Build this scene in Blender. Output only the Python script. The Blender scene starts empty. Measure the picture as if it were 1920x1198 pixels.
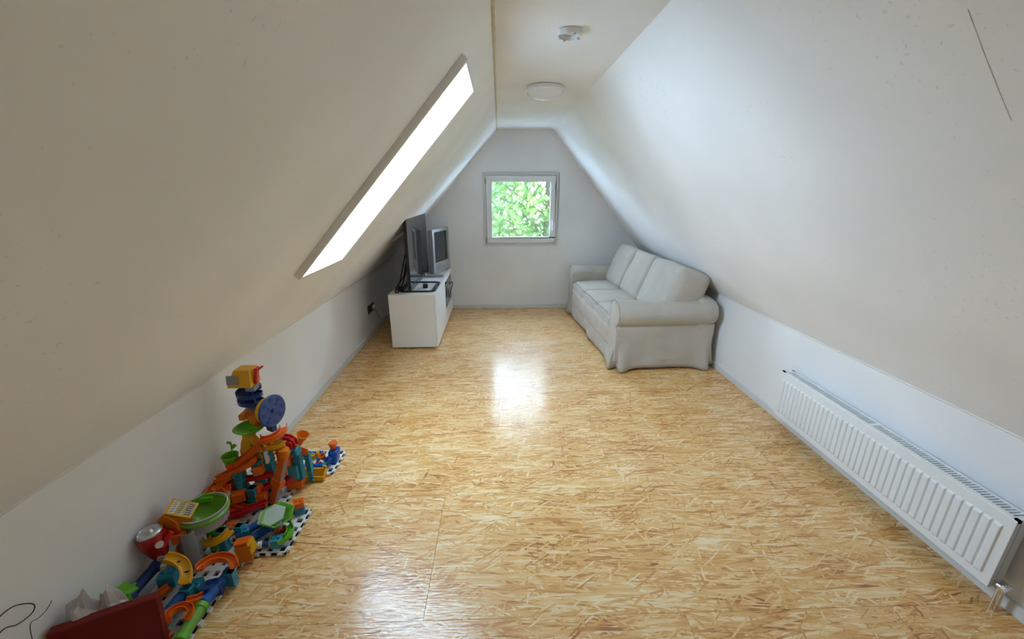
import bpy, math, random
from mathutils import Vector, Matrix, noise
R = math.radians
random.seed(7)
scene = bpy.context.scene
COL = scene.collection

# ------------------------------------------------------------------ camera
CAM_H = 1.60
F_PX = 760.0
VPX, VPY = 935.0, 355.0
_d = Vector(((VPX-960)/F_PX, -(VPY-599)/F_PX, 1.0)).normalized()
PSI = -math.asin(_d.x); PIT = math.atan2(_d.y, _d.z)
fwd = Vector((math.sin(PSI)*math.cos(PIT), math.cos(PSI)*math.cos(PIT), -math.sin(PIT)))
rgt = Vector((math.cos(PSI), -math.sin(PSI), 0)); upv = rgt.cross(fwd)
cam_d = bpy.data.cameras.new('camera'); cam = bpy.data.objects.new('camera', cam_d); COL.objects.link(cam)
cam_d.sensor_width = 36.0; cam_d.lens = F_PX/1920*36.0; cam_d.clip_start = 0.02
cam.matrix_world = Matrix(((rgt.x, upv.x, -fwd.x, 0), (rgt.y, upv.y, -fwd.y, 0), (rgt.z, upv.z, -fwd.z, CAM_H), (0, 0, 0, 1)))
scene.camera = cam

# ------------------------------------------------------------------ world, light, exposure
SKY = 22.0
w = bpy.data.worlds.new('overcast_sky'); scene.world = w; w.use_nodes = True
bg = w.node_tree.nodes['Background']
bg.inputs['Color'].default_value = (0.67, 0.885, 1.15, 1); bg.inputs['Strength'].default_value = SKY
vs = scene.view_settings
vs.view_transform = 'Standard'; vs.look = 'None'; vs.gamma = 1.0; vs.use_curve_mapping = False
vs.exposure = 0.0
scene.cycles.use_denoising = True
scene.cycles.use_adaptive_sampling = True; scene.cycles.adaptive_threshold = 0.20; scene.cycles.adaptive_min_samples = 16
scene.cycles.max_bounces = 10; scene.cycles.diffuse_bounces = 6; scene.cycles.glossy_bounces = 3; scene.cycles.transmission_bounces = 4; scene.cycles.transparent_max_bounces = 10
scene.cycles.sample_clamp_indirect = 12.0

def portal(name, loc, xdir, ydir, sx, sy):
    """sampling guide for the sky in a window opening (gives off no light itself)"""
    l = bpy.data.lights.new(name, 'AREA'); l.shape = 'RECTANGLE'; l.size = sx; l.size_y = sy
    l.cycles.is_portal = True
    o = bpy.data.objects.new(name, l); COL.objects.link(o)
    x = Vector(xdir).normalized(); y = Vector(ydir).normalized(); z = x.cross(y)
    o.matrix_world = Matrix(((x.x, y.x, z.x, loc[0]), (x.y, y.y, z.y, loc[1]), (x.z, y.z, z.z, loc[2]), (0, 0, 0, 1)))
    return o

# ------------------------------------------------------------------ room numbers
XL, XR = -1.475, 2.022           # knee walls
YF, YN = 5.527, -1.60            # far and near gable walls
ZC = 2.308                       # flat ceiling
XCL, XCR = -0.018, 0.685         # flat ceiling edges
ZKL, ZKR = 0.69, 0.68            # knee wall heights

# ------------------------------------------------------------------ materials
MATS = {}
def nt_new(name):
    m = bpy.data.materials.new(name); m.use_nodes = True
    return m, m.node_tree, m.node_tree.nodes['Principled BSDF']
def plain(name, col, rough=0.5, metal=0.0, spec=0.5, trans=0.0, ior=1.45, bump=0.0, bscale=200.0, var=0.0, vscale=8.0, alpha_mix=0.0, coat=0.0, sheen=0.0):
    if name in MATS: return MATS[name]
    m, nt, b = nt_new(name)
    b.inputs['Base Color'].default_value = (*col, 1); b.inputs['Roughness'].default_value = rough
    b.inputs['Metallic'].default_value = metal; b.inputs['Specular IOR Level'].default_value = spec
    b.inputs['IOR'].default_value = ior; b.inputs['Transmission Weight'].default_value = trans
    b.inputs['Coat Weight'].default_value = coat; b.inputs['Sheen Weight'].default_value = sheen
    tc = nt.nodes.new('ShaderNodeTexCoord')
    if var > 0:
        n = nt.nodes.new('ShaderNodeTexNoise'); n.inputs['Scale'].default_value = vscale; n.inputs['Detail'].default_value = 4
        nt.links.new(tc.outputs['Object'], n.inputs['Vector'])
        r = nt.nodes.new('ShaderNodeMapRange'); r.inputs[1].default_value = 0.3; r.inputs[2].default_value = 0.7
        r.inputs[3].default_value = 1-var; r.inputs[4].default_value = 1+var
        nt.links.new(n.outputs['Fac'], r.inputs[0])
        h = nt.nodes.new('ShaderNodeHueSaturation'); h.inputs['Color'].default_value = (*col, 1)
        nt.links.new(r.outputs[0], h.inputs['Value']); nt.links.new(h.outputs[0], b.inputs['Base Color'])
    if bump > 0:
        n = nt.nodes.new('ShaderNodeTexNoise'); n.inputs['Scale'].default_value = bscale; n.inputs['Detail'].default_value = 3
        nt.links.new(tc.outputs['Object'], n.inputs['Vector'])
        bp = nt.nodes.new('ShaderNodeBump'); bp.inputs['Strength'].default_value = bump; bp.inputs['Distance'].default_value = 0.002
        nt.links.new(n.outputs['Fac'], bp.inputs['Height']); nt.links.new(bp.outputs[0], b.inputs['Normal'])
    if alpha_mix > 0:
        t = nt.nodes.new('ShaderNodeBsdfTransparent'); t.inputs[0].default_value = (*[0.25+0.75*c for c in col], 1)
        mx = nt.nodes.new('ShaderNodeMixShader'); mx.inputs[0].default_value = alpha_mix
        nt.links.new(b.outputs[0], mx.inputs[1]); nt.links.new(t.outputs[0], mx.inputs[2])
        nt.links.new(mx.outputs[0], nt.nodes['Material Output'].inputs['Surface'])
    MATS[name] = m
    return m

def pane_glass(name, tint=(0.97, 0.985, 0.98)):
    m, nt, b = nt_new(name); nt.nodes.remove(b)
    t = nt.nodes.new('ShaderNodeBsdfTransparent'); t.inputs[0].default_value = (*tint, 1)
    g = nt.nodes.new('ShaderNodeBsdfGlossy'); g.inputs['Roughness'].default_value = 0.02
    lw = nt.nodes.new('ShaderNodeLayerWeight'); lw.inputs[0].default_value = 0.5
    pw = nt.nodes.new('ShaderNodeMath'); pw.operation = 'POWER'; pw.inputs[1].default_value = 5.0; nt.links.new(lw.outputs['Facing'], pw.inputs[0])
    f = nt.nodes.new('ShaderNodeMath'); f.operation = 'MULTIPLY_ADD'; f.inputs[1].default_value = 0.5; f.inputs[2].default_value = 0.03; nt.links.new(pw.outputs[0], f.inputs[0])
    mx = nt.nodes.new('ShaderNodeMixShader')
    nt.links.new(f.outputs[0], mx.inputs[0]); nt.links.new(t.outputs[0], mx.inputs[1]); nt.links.new(g.outputs[0], mx.inputs[2])
    nt.links.new(mx.outputs[0], nt.nodes['Material Output'].inputs['Surface'])
    return m

def wall_paint(name, col, stretch=(1, 1, 1), speck=0.55):
    """white paint on wood-fibre board: fine grain, sparse dents and dark flecks"""
    m, nt, b = nt_new(name); L = nt.links
    b.inputs['Roughness'].default_value = 0.62; b.inputs['Specular IOR Level'].default_value = 0.3
    tc = nt.nodes.new('ShaderNodeTexCoord')
    mp = nt.nodes.new('ShaderNodeMapping'); mp.inputs['Scale'].default_value = stretch; L.new(tc.outputs['Object'], mp.inputs[0])
    n3 = nt.nodes.new('ShaderNodeTexNoise'); n3.inputs['Scale'].default_value = 75; n3.inputs['Detail'].default_value = 1.5; L.new(mp.outputs[0], n3.inputs[0])
    n4 = nt.nodes.new('ShaderNodeTexNoise'); n4.inputs['Scale'].default_value = 2.2; n4.inputs['Detail'].default_value = 0; L.new(tc.outputs['Object'], n4.inputs[0])
    # flecks: only the peaks of n3, more of them where n4 is high
    sub = nt.nodes.new('ShaderNodeMath'); sub.operation = 'MULTIPLY_ADD'; sub.inputs[1].default_value = -0.20; sub.inputs[2].default_value = 0.815
    L.new(n4.outputs['Fac'], sub.inputs[0])
    gt = nt.nodes.new('ShaderNodeMapRange'); gt.inputs[2].default_value = 1.0; gt.clamp = True
    ad = nt.nodes.new('ShaderNodeMath'); ad.operation = 'ADD'; ad.inputs[1].default_value = 0.05
    L.new(sub.outputs[0], ad.inputs[0]); L.new(sub.outputs[0], gt.inputs[1]); L.new(ad.outputs[0], gt.inputs[2]); L.new(n3.outputs['Fac'], gt.inputs[0])
    val = nt.nodes.new('ShaderNodeMapRange'); val.inputs[1].default_value = 0.3; val.inputs[2].default_value = 0.7; val.inputs[3].default_value = 0.965; val.inputs[4].default_value = 1.03
    L.new(n4.outputs['Fac'], val.inputs[0])
    h = nt.nodes.new('ShaderNodeHueSaturation'); h.inputs['Color'].default_value = (*col, 1); L.new(val.outputs[0], h.inputs['Value'])
    mx = nt.nodes.new('ShaderNodeMix'); mx.data_type = 'RGBA'; mx.inputs['B'].default_value = (col[0]*.62, col[1]*.62, col[2]*.6, 1)
    mu = nt.nodes.new('ShaderNodeMath'); mu.operation = 'MULTIPLY'; mu.inputs[1].default_value = speck; L.new(gt.outputs[0], mu.inputs[0])
    L.new(mu.outputs[0], mx.inputs['Factor']); L.new(h.outputs[0], mx.inputs['A']); L.new(mx.outputs['Result'], b.inputs['Base Color'])
    return m

def osb_floor(name):
    """varnished oriented strand board: layers of long thin wood strands lying mostly along X"""
    m, nt, b = nt_new(name); L = nt.links; N = nt.nodes.new
    tc = N('ShaderNodeTexCoord'); oi = N('ShaderNodeObjectInfo')
    off = N('ShaderNodeVectorMath'); off.operation = 'SCALE'; off.inputs['Scale'].default_value = 37.0
    cmb = N('ShaderNodeCombineXYZ'); L.new(oi.outputs['Random'], cmb.inputs[0]); L.new(oi.outputs['Random'], cmb.inputs[1])
    L.new(cmb.outputs[0], off.inputs[0])
    base = N('ShaderNodeVectorMath'); base.operation = 'ADD'; L.new(tc.outputs['Object'], base.inputs[0]); L.new(off.outputs[0], base.inputs[1])
    # gentle warp so that strands are not ruler straight
    wn = N('ShaderNodeTexNoise'); wn.inputs['Scale'].default_value = 5; wn.inputs['Detail'].default_value = 0; L.new(base.outputs[0], wn.inputs[0])
    ws = N('ShaderNodeVectorMath'); ws.operation = 'SCALE'; ws.inputs['Scale'].default_value = 0.030; L.new(wn.outputs['Color'], ws.inputs[0])
    warp = N('ShaderNodeVectorMath'); warp.operation = 'ADD'; L.new(base.outputs[0], warp.inputs[0]); L.new(ws.outputs[0], warp.inputs[1])
    PAL = [(0.00, (0.34, 0.120, 0.025)), (0.12, (0.58, 0.235, 0.045)), (0.32, (0.72, 0.360, 0.095)), (0.55, (0.80, 0.460, 0.155)), (0.80, (0.87, 0.57, 0.245)), (1.0, (0.92, 0.72, 0.42))]
    # fibre grain shared by all layers, stretched along X
    gm = N('ShaderNodeMapping'); gm.inputs['Scale'].default_value = (14, 150, 1); L.new(warp.outputs[0], gm.inputs[0])
    gn = N('ShaderNodeTexNoise'); gn.noise_dimensions = '2D'; gn.inputs['Scale'].default_value = 1.0; gn.inputs['Detail'].default_value = 2; gn.inputs['Roughness'].default_value = .65; L.new(gm.outputs[0], gn.inputs[0])
    #        angle  len   width  cover
    LAY = [(3, 0.120, 0.012, 1.0), (-12, 0.12, 0.014, .42), (17, 0.115, 0.009, .36), (-4, 0.16, 0.019, .30), (-33, 0.085, 0.008, .20),
           (9, 0.13, 0.011, .34), (-57, 0.060, 0.011, .07), (-7, 0.10, 0.006, .32), (35, 0.095, 0.007, .12), (79, 0.055, 0.009, .05), (1, 0.15, 0.014, .18)]
    col = None; tot = None
    for i, (ang, ln, wd, cov) in enumerate(LAY):
        mp = N('ShaderNodeMapping'); mp.vector_type = 'TEXTURE'
        mp.inputs['Rotation'].default_value = (0, 0, R(ang)); mp.inputs['Scale'].default_value = (ln, wd, 1); mp.inputs['Location'].default_value = (i*0.317, i*0.771, 0)
        L.new(warp.outputs[0], mp.inputs[0])
        vo = N('ShaderNodeTexVoronoi'); vo.voronoi_dimensions = '2D'; vo.inputs['Scale'].default_value = 1.0; L.new(mp.outputs[0], vo.inputs['Vector'])
        sp = N('ShaderNodeSeparateColor'); L.new(vo.outputs['Color'], sp.inputs[0])
        # tone of the strand, a little darker towards its rim
        t2 = N('ShaderNodeMath'); t2.operation = 'MULTIPLY_ADD'; t2.inputs[1].default_value = -0.22; L.new(vo.outputs['Distance'], t2.inputs[0]); L.new(sp.outputs[0], t2.inputs[2])
        if tot is None:
            tot = t2.outputs[0]; continue
        ms = N('ShaderNodeMath'); ms.operation = 'LESS_THAN'; ms.inputs[1].default_value = cov; L.new(sp.outputs[1], ms.inputs[0])
        mx = N('ShaderNodeMix'); mx.data_type = 'FLOAT'; L.new(ms.outputs[0], mx.inputs['Factor']); L.new(tot, mx.inputs['A']); L.new(t2.outputs[0], mx.inputs['B'])
        tot = mx.outputs['Result']
    hgt = tot
    pn_ = N('ShaderNodeTexNoise'); pn_.noise_dimensions = '2D'; pn_.inputs['Scale'].default_value = 3.2; pn_.inputs['Detail'].default_value = 1; L.new(base.outputs[0], pn_.inputs[0])
    po = N('ShaderNodeMath'); po.operation = 'MULTIPLY_ADD'; po.inputs[1].default_value = 0.45; po.inputs[2].default_value = -0.40; L.new(pn_.outputs['Fac'], po.inputs[0])
    sc_ = N('ShaderNodeMath'); sc_.operation = 'MULTIPLY_ADD'; sc_.inputs[1].default_value = 0.84; L.new(tot, sc_.inputs[0]); L.new(po.outputs[0], sc_.inputs[2])
    tn = N('ShaderNodeMath'); tn.operation = 'MULTIPLY_ADD'; tn.inputs[1].default_value = 0.75; L.new(gn.outputs['Fac'], tn.inputs[0]); L.new(sc_.outputs[0], tn.inputs[2])
    rp = N('ShaderNodeValToRGB'); L.new(tn.outputs[0], rp.inputs[0])
    el = rp.color_ramp.elements
    el[0].position, el[0].color = PAL[0][0], (*PAL[0][1], 1); el[1].position, el[1].color = PAL[-1][0], (*PAL[-1][1], 1)
    for p, c in PAL[1:-1]:
        e = el.new(p); e.color = (*c, 1)
    col = rp.outputs[0]
    L.new(col, b.inputs['Base Color'])
    bm_ = N('ShaderNodeMapping'); bm_.inputs['Scale'].default_value = (20, 110, 1); bm_.inputs['Rotation'].default_value = (0, 0, .05); L.new(base.outputs[0], bm_.inputs[0])
    bn = N('ShaderNodeTexNoise'); bn.noise_dimensions = '2D'; bn.inputs['Scale'].default_value = 1.0; bn.inputs['Detail'].default_value = 1; L.new(bm_.outputs[0], bn.inputs[0])
    bp = N('ShaderNodeBump'); bp.inputs['Strength'].default_value = 0.5; bp.inputs['Distance'].default_value = 0.0016
    L.new(bn.outputs['Fac'], bp.inputs['Height']); L.new(bp.outputs[0], b.inputs['Normal']); L.new(bp.outputs[0], b.inputs['Coat Normal'])
    b.inputs['Roughness'].default_value = 0.50; b.inputs['Specular IOR Level'].default_value = 0.5
    b.inputs['Coat Weight'].default_value = 0.85; b.inputs['Coat Roughness'].default_value = 0.17; b.inputs['Coat IOR'].default_value = 1.5
    return m

M_PAINT = wall_paint('white_board_paint', (0.895, 0.900, 0.905), (1, 1, 1), 0.30)
M_KNEE = wall_paint('white_wall_paint', (0.895, 0.90, 0.91), (1, 1, 1), 0.12)
M_FAR = wall_paint('white_gable_paint', (0.895, 0.90, 0.91), (1, 1, 1), 0.06)
M_OSB = osb_floor('osb_strand_board')
M_TRIM = plain('white_trim', (0.74, 0.74, 0.73), 0.45, var=0.03)
M_CAULK = plain('aged_caulk', (0.62, 0.58, 0.42), 0.6, var=0.12, vscale=30)
M_BEAD = plain('paint_bead', (0.78, 0.78, 0.75), 0.5)
M_PVC = plain('white_window_plastic', (0.88, 0.89, 0.90), 0.35)
M_GASKET = plain('dark_gasket', (0.05, 0.05, 0.05), 0.6)
M_GLASS = pane_glass('window_glass')
M_LINING = plain('skylight_lining_white', (0.84, 0.83, 0.80), 0.4, var=0.02)
M_CABW = plain('white_laminate', (0.88, 0.875, 0.87), 0.32, var=0.01)
M_RAD = plain('radiator_enamel', (0.87, 0.89, 0.90), 0.28, coat=0.2)
M_CHROME = plain('chrome', (0.75, 0.75, 0.76), 0.15, metal=1.0)
M_LINEN = plain('grey_beige_linen', (0.55, 0.51, 0.445), 0.9, spec=0.15, bump=0.5, bscale=420, var=0.06, vscale=6, sheen=0.15)
M_PIPING = plain('linen_piping', (0.37, 0.35, 0.31), 0.9, spec=0.15)
M_BLACK = plain('black_plastic', (0.012, 0.013, 0.015), 0.35)
M_SCREEN = plain('tv_screen_glass', (0.010, 0.011, 0.013), 0.06, spec=0.9, ior=1.9)
M_CRT = plain('dull_screen_glass', (0.03, 0.037, 0.042), 0.16, spec=0.6)
M_SILVER = plain('silver_plastic', (0.42, 0.44, 0.47), 0.35, metal=0.35)
M_GREYP = plain('grey_plastic', (0.36, 0.36, 0.35), 0.5)
M_SMOKED = plain('smoked_glass', (0.018, 0.035, 0.034), 0.08, spec=0.7)
M_BROWN = plain('dark_brown_socket', (0.045, 0.022, 0.016), 0.4)
M_OPAL = plain('opal_lamp_glass', (0.84, 0.85, 0.88), 0.18, coat=0.4)

# ------------------------------------------------------------------ mesh helpers
class MB:
    def __init__(s): s.v = []; s.f = []
    def add(s, vs, fs):
        o = len(s.v); s.v += [Vector(p) for p in vs]; s.f += [tuple(i+o for i in f) for f in fs]; return s
    def obox(s, o, ax, lo, hi):
        """box in an oblique frame: origin o, axes ax[0..2], ranges lo..hi"""
        o = Vector(o); A = [Vector(a) for a in ax]
        vs = [o + A[0]*x + A[1]*y + A[2]*z for x in (lo[0], hi[0]) for y in (lo[1], hi[1]) for z in (lo[2], hi[2])]
        fs = [(0, 1, 3, 2), (4, 6, 7, 5), (0, 4, 5, 1), (2, 3, 7, 6), (0, 2, 6, 4), (1, 5, 7, 3)]
        if A[0].cross(A[1]).dot(A[2]) < 0: fs = [f[::-1] for f in fs]
        return s.add(vs, fs)
    def box(s, c, d, rz=0.0, rx=0.0, ry=0.0):
        M = Matrix.Rotation(rz, 3, 'Z') @ Matrix.Rotation(ry, 3, 'Y') @ Matrix.Rotation(rx, 3, 'X')
        return s.obox(c, [M.col[0], M.col[1], M.col[2]], [-x/2 for x in d], [x/2 for x in d])
    def bx(s, x0, x1, y0, y1, z0, z1):
        return s.obox((0, 0, 0), [(1, 0, 0), (0, 1, 0), (0, 0, 1)], (x0, y0, z0), (x1, y1, z1))
    def sweep(s, prof, pts, up=(0, 0, 1), closed_prof=True, caps=True, loop=False):
        pts = [Vector(p) for p in pts]; n = len(pts); m = len(prof); o = len(s.v); up = Vector(up)
        for i, p in enumerate(pts):
            if loop: t = pts[(i+1) % n]-pts[i-1]
            else: t = pts[min(i+1, n-1)]-pts[max(i-1, 0)]
            t.normalize(); a = t.cross(up)
            if a.length < 1e-3: a = t.cross(Vector((1, 0.01, 0)))
            a.normalize(); b = a.cross(t)
            for (x, y) in prof: s.v.append(p + a*x + b*y)
        k = m if closed_prof else m-1
        for i in range(n if loop else n-1):
            j = (i+1) % n
            for q in range(k):
                r = (q+1) % m
                s.f.append((o+i*m+q, o+i*m+r, o+j*m+r, o+j*m+q))
        if caps and closed_prof and not loop:
            s.f.append(tuple(o+q for q in range(m))[::-1]); s.f.append(tuple(o+(n-1)*m+q for q in range(m)))
        return s
    def tube(s, pts, r, n=8, loop=False):
        return s.sweep([(r*math.cos(2*math.pi*k/n), r*math.sin(2*math.pi*k/n)) for k in range(n)], pts, loop=loop)
    def cyl(s, p0, p1, r0, r1=None, n=20):
        return s.lathe([(0, 0), (r0, 0), (r0 if r1 is None else r1, 1), (0, 1)], p0, p1, n)
    def lathe(s, prof, p0, p1, n=24):
        """prof: (radius, t) with t along p0->p1 (t in units of that length)"""
        p0 = Vector(p0); ax = Vector(p1)-p0; z = ax.normalized()
        x = z.orthogonal().normalized(); y = z.cross(x); o = len(s.v); m = len(prof)
        for k in range(n):
            a = 2*math.pi*k/n
            for (r, t) in prof: s.v.append(p0 + ax*t + (x*math.cos(a)+y*math.sin(a))*r)
        for k in range(n):
            j = (k+1) % n
            for q in range(m-1):
                s.f.append((o+k*m+q, o+j*m+q, o+j*m+q+1, o+k*m+q+1))
        return s
    def trough(s, pts, w=0.022, h=0.014, t=0.003, up=(0, 0, 1)):
        """open U channel for marbles"""
        P = [(-w/2, h), (-w/2, -t), (-w*0.3, -t*2.2), (w*0.3, -t*2.2), (w/2, -t), (w/2, h), (w/2-t, h), (w/2-t, t), (w*0.22, 0), (-w*0.22, 0), (-w/2+t, t), (-w/2+t, h)]
        return s.sweep(P, pts, up)
    def build(s, name, mat, parent=None, smooth=False, bevel=0.0, org=None, kind=None, label=None):
        off = Vector((0, 0, 0))
        if parent is not None: off = Vector(ABS.get(parent.name, (0, 0, 0)))
        if org is not None: off = Vector(org)
        me = bpy.data.meshes.new(name)
        me.from_pydata([tuple(v-off) for v in s.v], [], s.f); me.validate()
        import bmesh
        bm = bmesh.new(); bm.from_mesh(me)
        bmesh.ops.remove_doubles(bm, verts=bm.verts, dist=1e-6)
        bmesh.ops.recalc_face_normals(bm, faces=bm.faces); bm.to_mesh(me); bm.free()
        me.materials.append(mat)
        if smooth:
            for p in me.polygons: p.use_smooth = True
            try: me.set_sharp_from_angle(angle=R(40))
            except Exception: pass
        o = bpy.data.objects.new(name, me); COL.objects.link(o)
        if parent is not None: o.parent = parent
        elif org is not None: o.location = org
        ABS[o.name] = tuple(off)
        if bevel > 0:
            md = o.modifiers.new('bevel', 'BEVEL'); md.width = bevel; md.segments = 2; md.limit_method = 'ANGLE'; md.angle_limit = R(40)
        if kind: o['kind'] = kind
        if label: o['label'] = label
        return o
ABS = {}
def empty(name, loc, label=None, cat=None, group=None, kind=None):
    o = bpy.data.objects.new(name, None); COL.objects.link(o); o.location = loc; ABS[o.name] = tuple(loc); o.empty_display_size = 0.1
    return tag(o, label, cat, group, kind)
def tag(o, label=None, cat=None, group=None, kind=None):
    if label: o['label'] = label
    if cat: o['category'] = cat
    if group: o['group'] = group
    if kind: o['kind'] = kind
    return o
def struct(o, label=None):
    o['kind'] = 'structure'
    if label: o['label'] = label
    return o
def arc(c, r, a0, a1, n=14, z0=0.0, z1=0.0, ry=None):
    return [(c[0]+r*math.cos(R(a0+(a1-a0)*i/n)), c[1]+(ry or r)*math.sin(R(a0+(a1-a0)*i/n)), c[2]+z0+(z1-z0)*i/n) for i in range(n+1)]
AXW = [(1, 0, 0), (0, 1, 0), (0, 0, 1)]

# ================================================================== STRUCTURE
# floor: base slab and the strand boards that lie on it (0.675 m courses, staggered joints)
fl = struct(MB().bx(XL-.25, XR+.25, YN-.2, YF+.2, -.20, -.019).build('floor', plain('subfloor', (0.25, 0.2, 0.15), 0.9)), 'varnished strand board floor')
COURSE = 0.675; y = 1.155-5*COURSE; k = 0
while y < YF+.02:
    y0, y1 = max(y, YN-.02), min(y+COURSE, YF+.02)
    if y1 > y0+.02:
        x0 = XL-.03; cuts = [XL-.03]
        first = {5: -0.31, 4: 0.72}.get(k, XL+0.45+((k*0.83) % 1.6))
        cuts += [first]
        while cuts[-1]+2.5 < XR: cuts.append(cuts[-1]+2.5)
        cuts.append(XR+.03)
        for a, b2 in zip(cuts, cuts[1:]):
            if b2-a < .02: continue
            org = ((a+b2)/2, (y0+y1)/2, 0)
            MB().bx(a+.0007, b2-.0007, y0+.0007, y1-.0007, -.018, 0).build('floor_board', M_OSB, fl)
    y += COURSE; k += 1

# knee walls
struct(MB().bx(XL-.20, XL, YN-.2, YF+.2, -.02, ZKL).build('wall_left', M_KNEE), 'low white knee wall under the left roof slope')
struct(MB().bx(XR, XR+.20, YN-.2, YF+.2, -.02, ZKR).build('wall_right', M_KNEE), 'low white knee wall under the right roof slope')
# slopes: frame (s up the slope, Y, outward depth)
SL = Vector((XCL-XL, 0, ZC-ZKL)); LEN_L = SL.length; SL.normalize(); NL = Vector((-SL.z, 0, SL.x))     # outward normal, left
SR = Vector((XCR-XR, 0, ZC-ZKR)); LEN_R = SR.length; SR.normalize(); NR = Vector((SR.z, 0, -SR.x))     # outward normal, right
OL = Vector((XL, 0, ZKL)); OR_ = Vector((XR, 0, ZKR)); YV = Vector((0, 1, 0))
SK_S0, SK_S1, SK_Y0, SK_Y1 = 0.675, 1.977, 2.021, 2.591     # skylight opening (the lining fills its rim)
ms = MB(); axl = [SL, YV, NL]
ms.obox(OL, axl, (-.02, YN-.2, 0), (LEN_L+.02, SK_Y0, .20)); ms.obox(OL, axl, (-.02, SK_Y1, 0), (LEN_L+.02, YF+.2, .20))
ms.obox(OL, axl, (-.02, SK_Y0, 0), (SK_S0, SK_Y1, .20)); ms.obox(OL, axl, (SK_S1, SK_Y0, 0), (LEN_L+.02, SK_Y1, .20))
struct(ms.build('wall_left_slope', M_PAINT), 'white painted left roof slope with skylight')
struct(MB().obox(OR_, [SR, YV, NR], (-.02, YN-.2, 0), (LEN_R+.02, YF+.2, .20)).build('wall_right_slope', M_PAINT), 'white painted right roof slope')
struct(MB().bx(XCL-.25, XCR+.25, YN-.2, YF+.2, ZC, ZC+.2).build('ceiling', M_PAINT), 'narrow flat white ceiling strip between slopes')
# far gable wall with window opening
WX0, WX1, WZ0, WZ1 = -0.165, 0.750, 0.905, 1.775
mf = MB()
mf.bx(XL-.3, WX0, YF, YF+.22, -.2, 2.6); mf.bx(WX1, XR+.3, YF, YF+.22, -.2, 2.6)
mf.bx(WX0, WX1, YF, YF+.22, -.2, WZ0); mf.bx(WX0, WX1, YF, YF+.22, WZ1, 2.6)
struct(mf.build('wall_far', M_FAR), 'white far gable wall with small window')
struct(MB().bx(XL-.3, XR+.3, YN-.22, YN, -.2, 2.6).build('wall_near', M_FAR), 'white near gable wall behind the viewer')
# baseboards
struct(MB().bx(XL, XL+.014, YN, YF, 0, .052).build('baseboard_left', M_TRIM, bevel=.003), 'thin white baseboard on the left')
struct(MB().bx(XR-.014, XR, YN, YF, 0, .052).build('baseboard_right', M_TRIM, bevel=.003), 'thin white baseboard on the right')
struct(MB().bx(XL, XR, YF-.014, YF, 0, .05).build('baseboard_far', M_TRIM, bevel=.003), 'thin white baseboard at the gable wall')
# bead where ceiling meets the left slope, aged yellow; paint beads at the knee walls
def bead(name, mat, x, z, r, seed):
    rr = random.Random(seed); pts = []
    yy = YN
    while yy < YF:
        pts.append((x+rr.uniform(-.0012, .0012), yy, z+rr.uniform(-.0012, .0012))); yy += .06
    pts.append((x, YF, z))
    return struct(MB().tube(pts, r, 6).build(name, mat, smooth=True))
bead('trim_1', M_CAULK, XCL+.002, ZC-.003, .0075, 1)
bead('trim_2', M_BEAD, XL+.001, ZKL, .0055, 2)
bead('trim_3', M_BEAD, XR-.001, ZKR, .0055, 3)
# filled joint between two boards on the right slope, near the viewer
jp = [OR_ + SR*s_ + YV*(.963+.003*math.sin(s_*9)) - NR*.0002 for s_ in [1.38+i*.03 for i in range(10)]]
struct(MB().tube(jp, .0008, 5).build('trim_4', plain('joint_filler', (0.68, 0.69, 0.68), 0.7, var=.2, vscale=40)))

# ---- gable window
win = struct(empty('window_1', (0.295, YF, WZ0)), 'white plastic tilt window in the gable')
def frame_rect(mb, x0, x1, z0, z1, wd, y0, y1):
    mb.bx(x0, x1, y0, y1, z0, z0+wd); mb.bx(x0, x1, y0, y1, z1-wd, z1); mb.bx(x0, x0+wd, y0, y1, z0+wd, z1-wd); mb.bx(x1-wd, x1, y0, y1, z0+wd, z1-wd)
    return mb
frame_rect(MB(), -.200, .785, .872, 1.812, .034, YF-.014, YF+.004).build('cover_trim', plain('grey_cover_strip', (0.66, 0.68, 0.69), 0.5), win, bevel=.003)
frame_rect(MB(), WX0, WX1, WZ0, WZ1, .05, YF+.0, YF+.075).build('window_frame', M_PVC, win, bevel=.003)
sash = frame_rect(MB(), -.158, .743, .912, 1.768, .070, YF-.020, YF+.055).build('sash', M_PVC, win, bevel=.006)
frame_rect(MB(), -.090, .675, .980, 1.700, .006, YF-.006, YF+.03).build('gasket', M_GASKET, sash)
MB().bx(-.092, .677, YF+.016, YF+.022, .978, 1.702).build('pane', M_GLASS, win)
hd = MB(); hd.box((.712, YF-.024, 1.19), (.026, .010, .065)); hd.cyl((.712, YF-.028, 1.20), (.712, YF-.05, 1.20), .009, n=12); hd.box((.712, YF-.054, 1.145), (.018, .012, .13))
hd.build('handle', plain('white_handle', (0.86, 0.87, 0.9), 0.25), sash, bevel=.003)
for zz in (1.70, .95):
    MB().cyl((-.172, YF-.018, zz-.035), (-.172, YF-.018, zz+.035), .008, n=10).build('hinge', M_GREYP, win, smooth=True)
sill = MB().bx(-.25, .84, YF+.20, YF+.30, .85, .875).build('outer_sill', M_GREYP, win)

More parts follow.
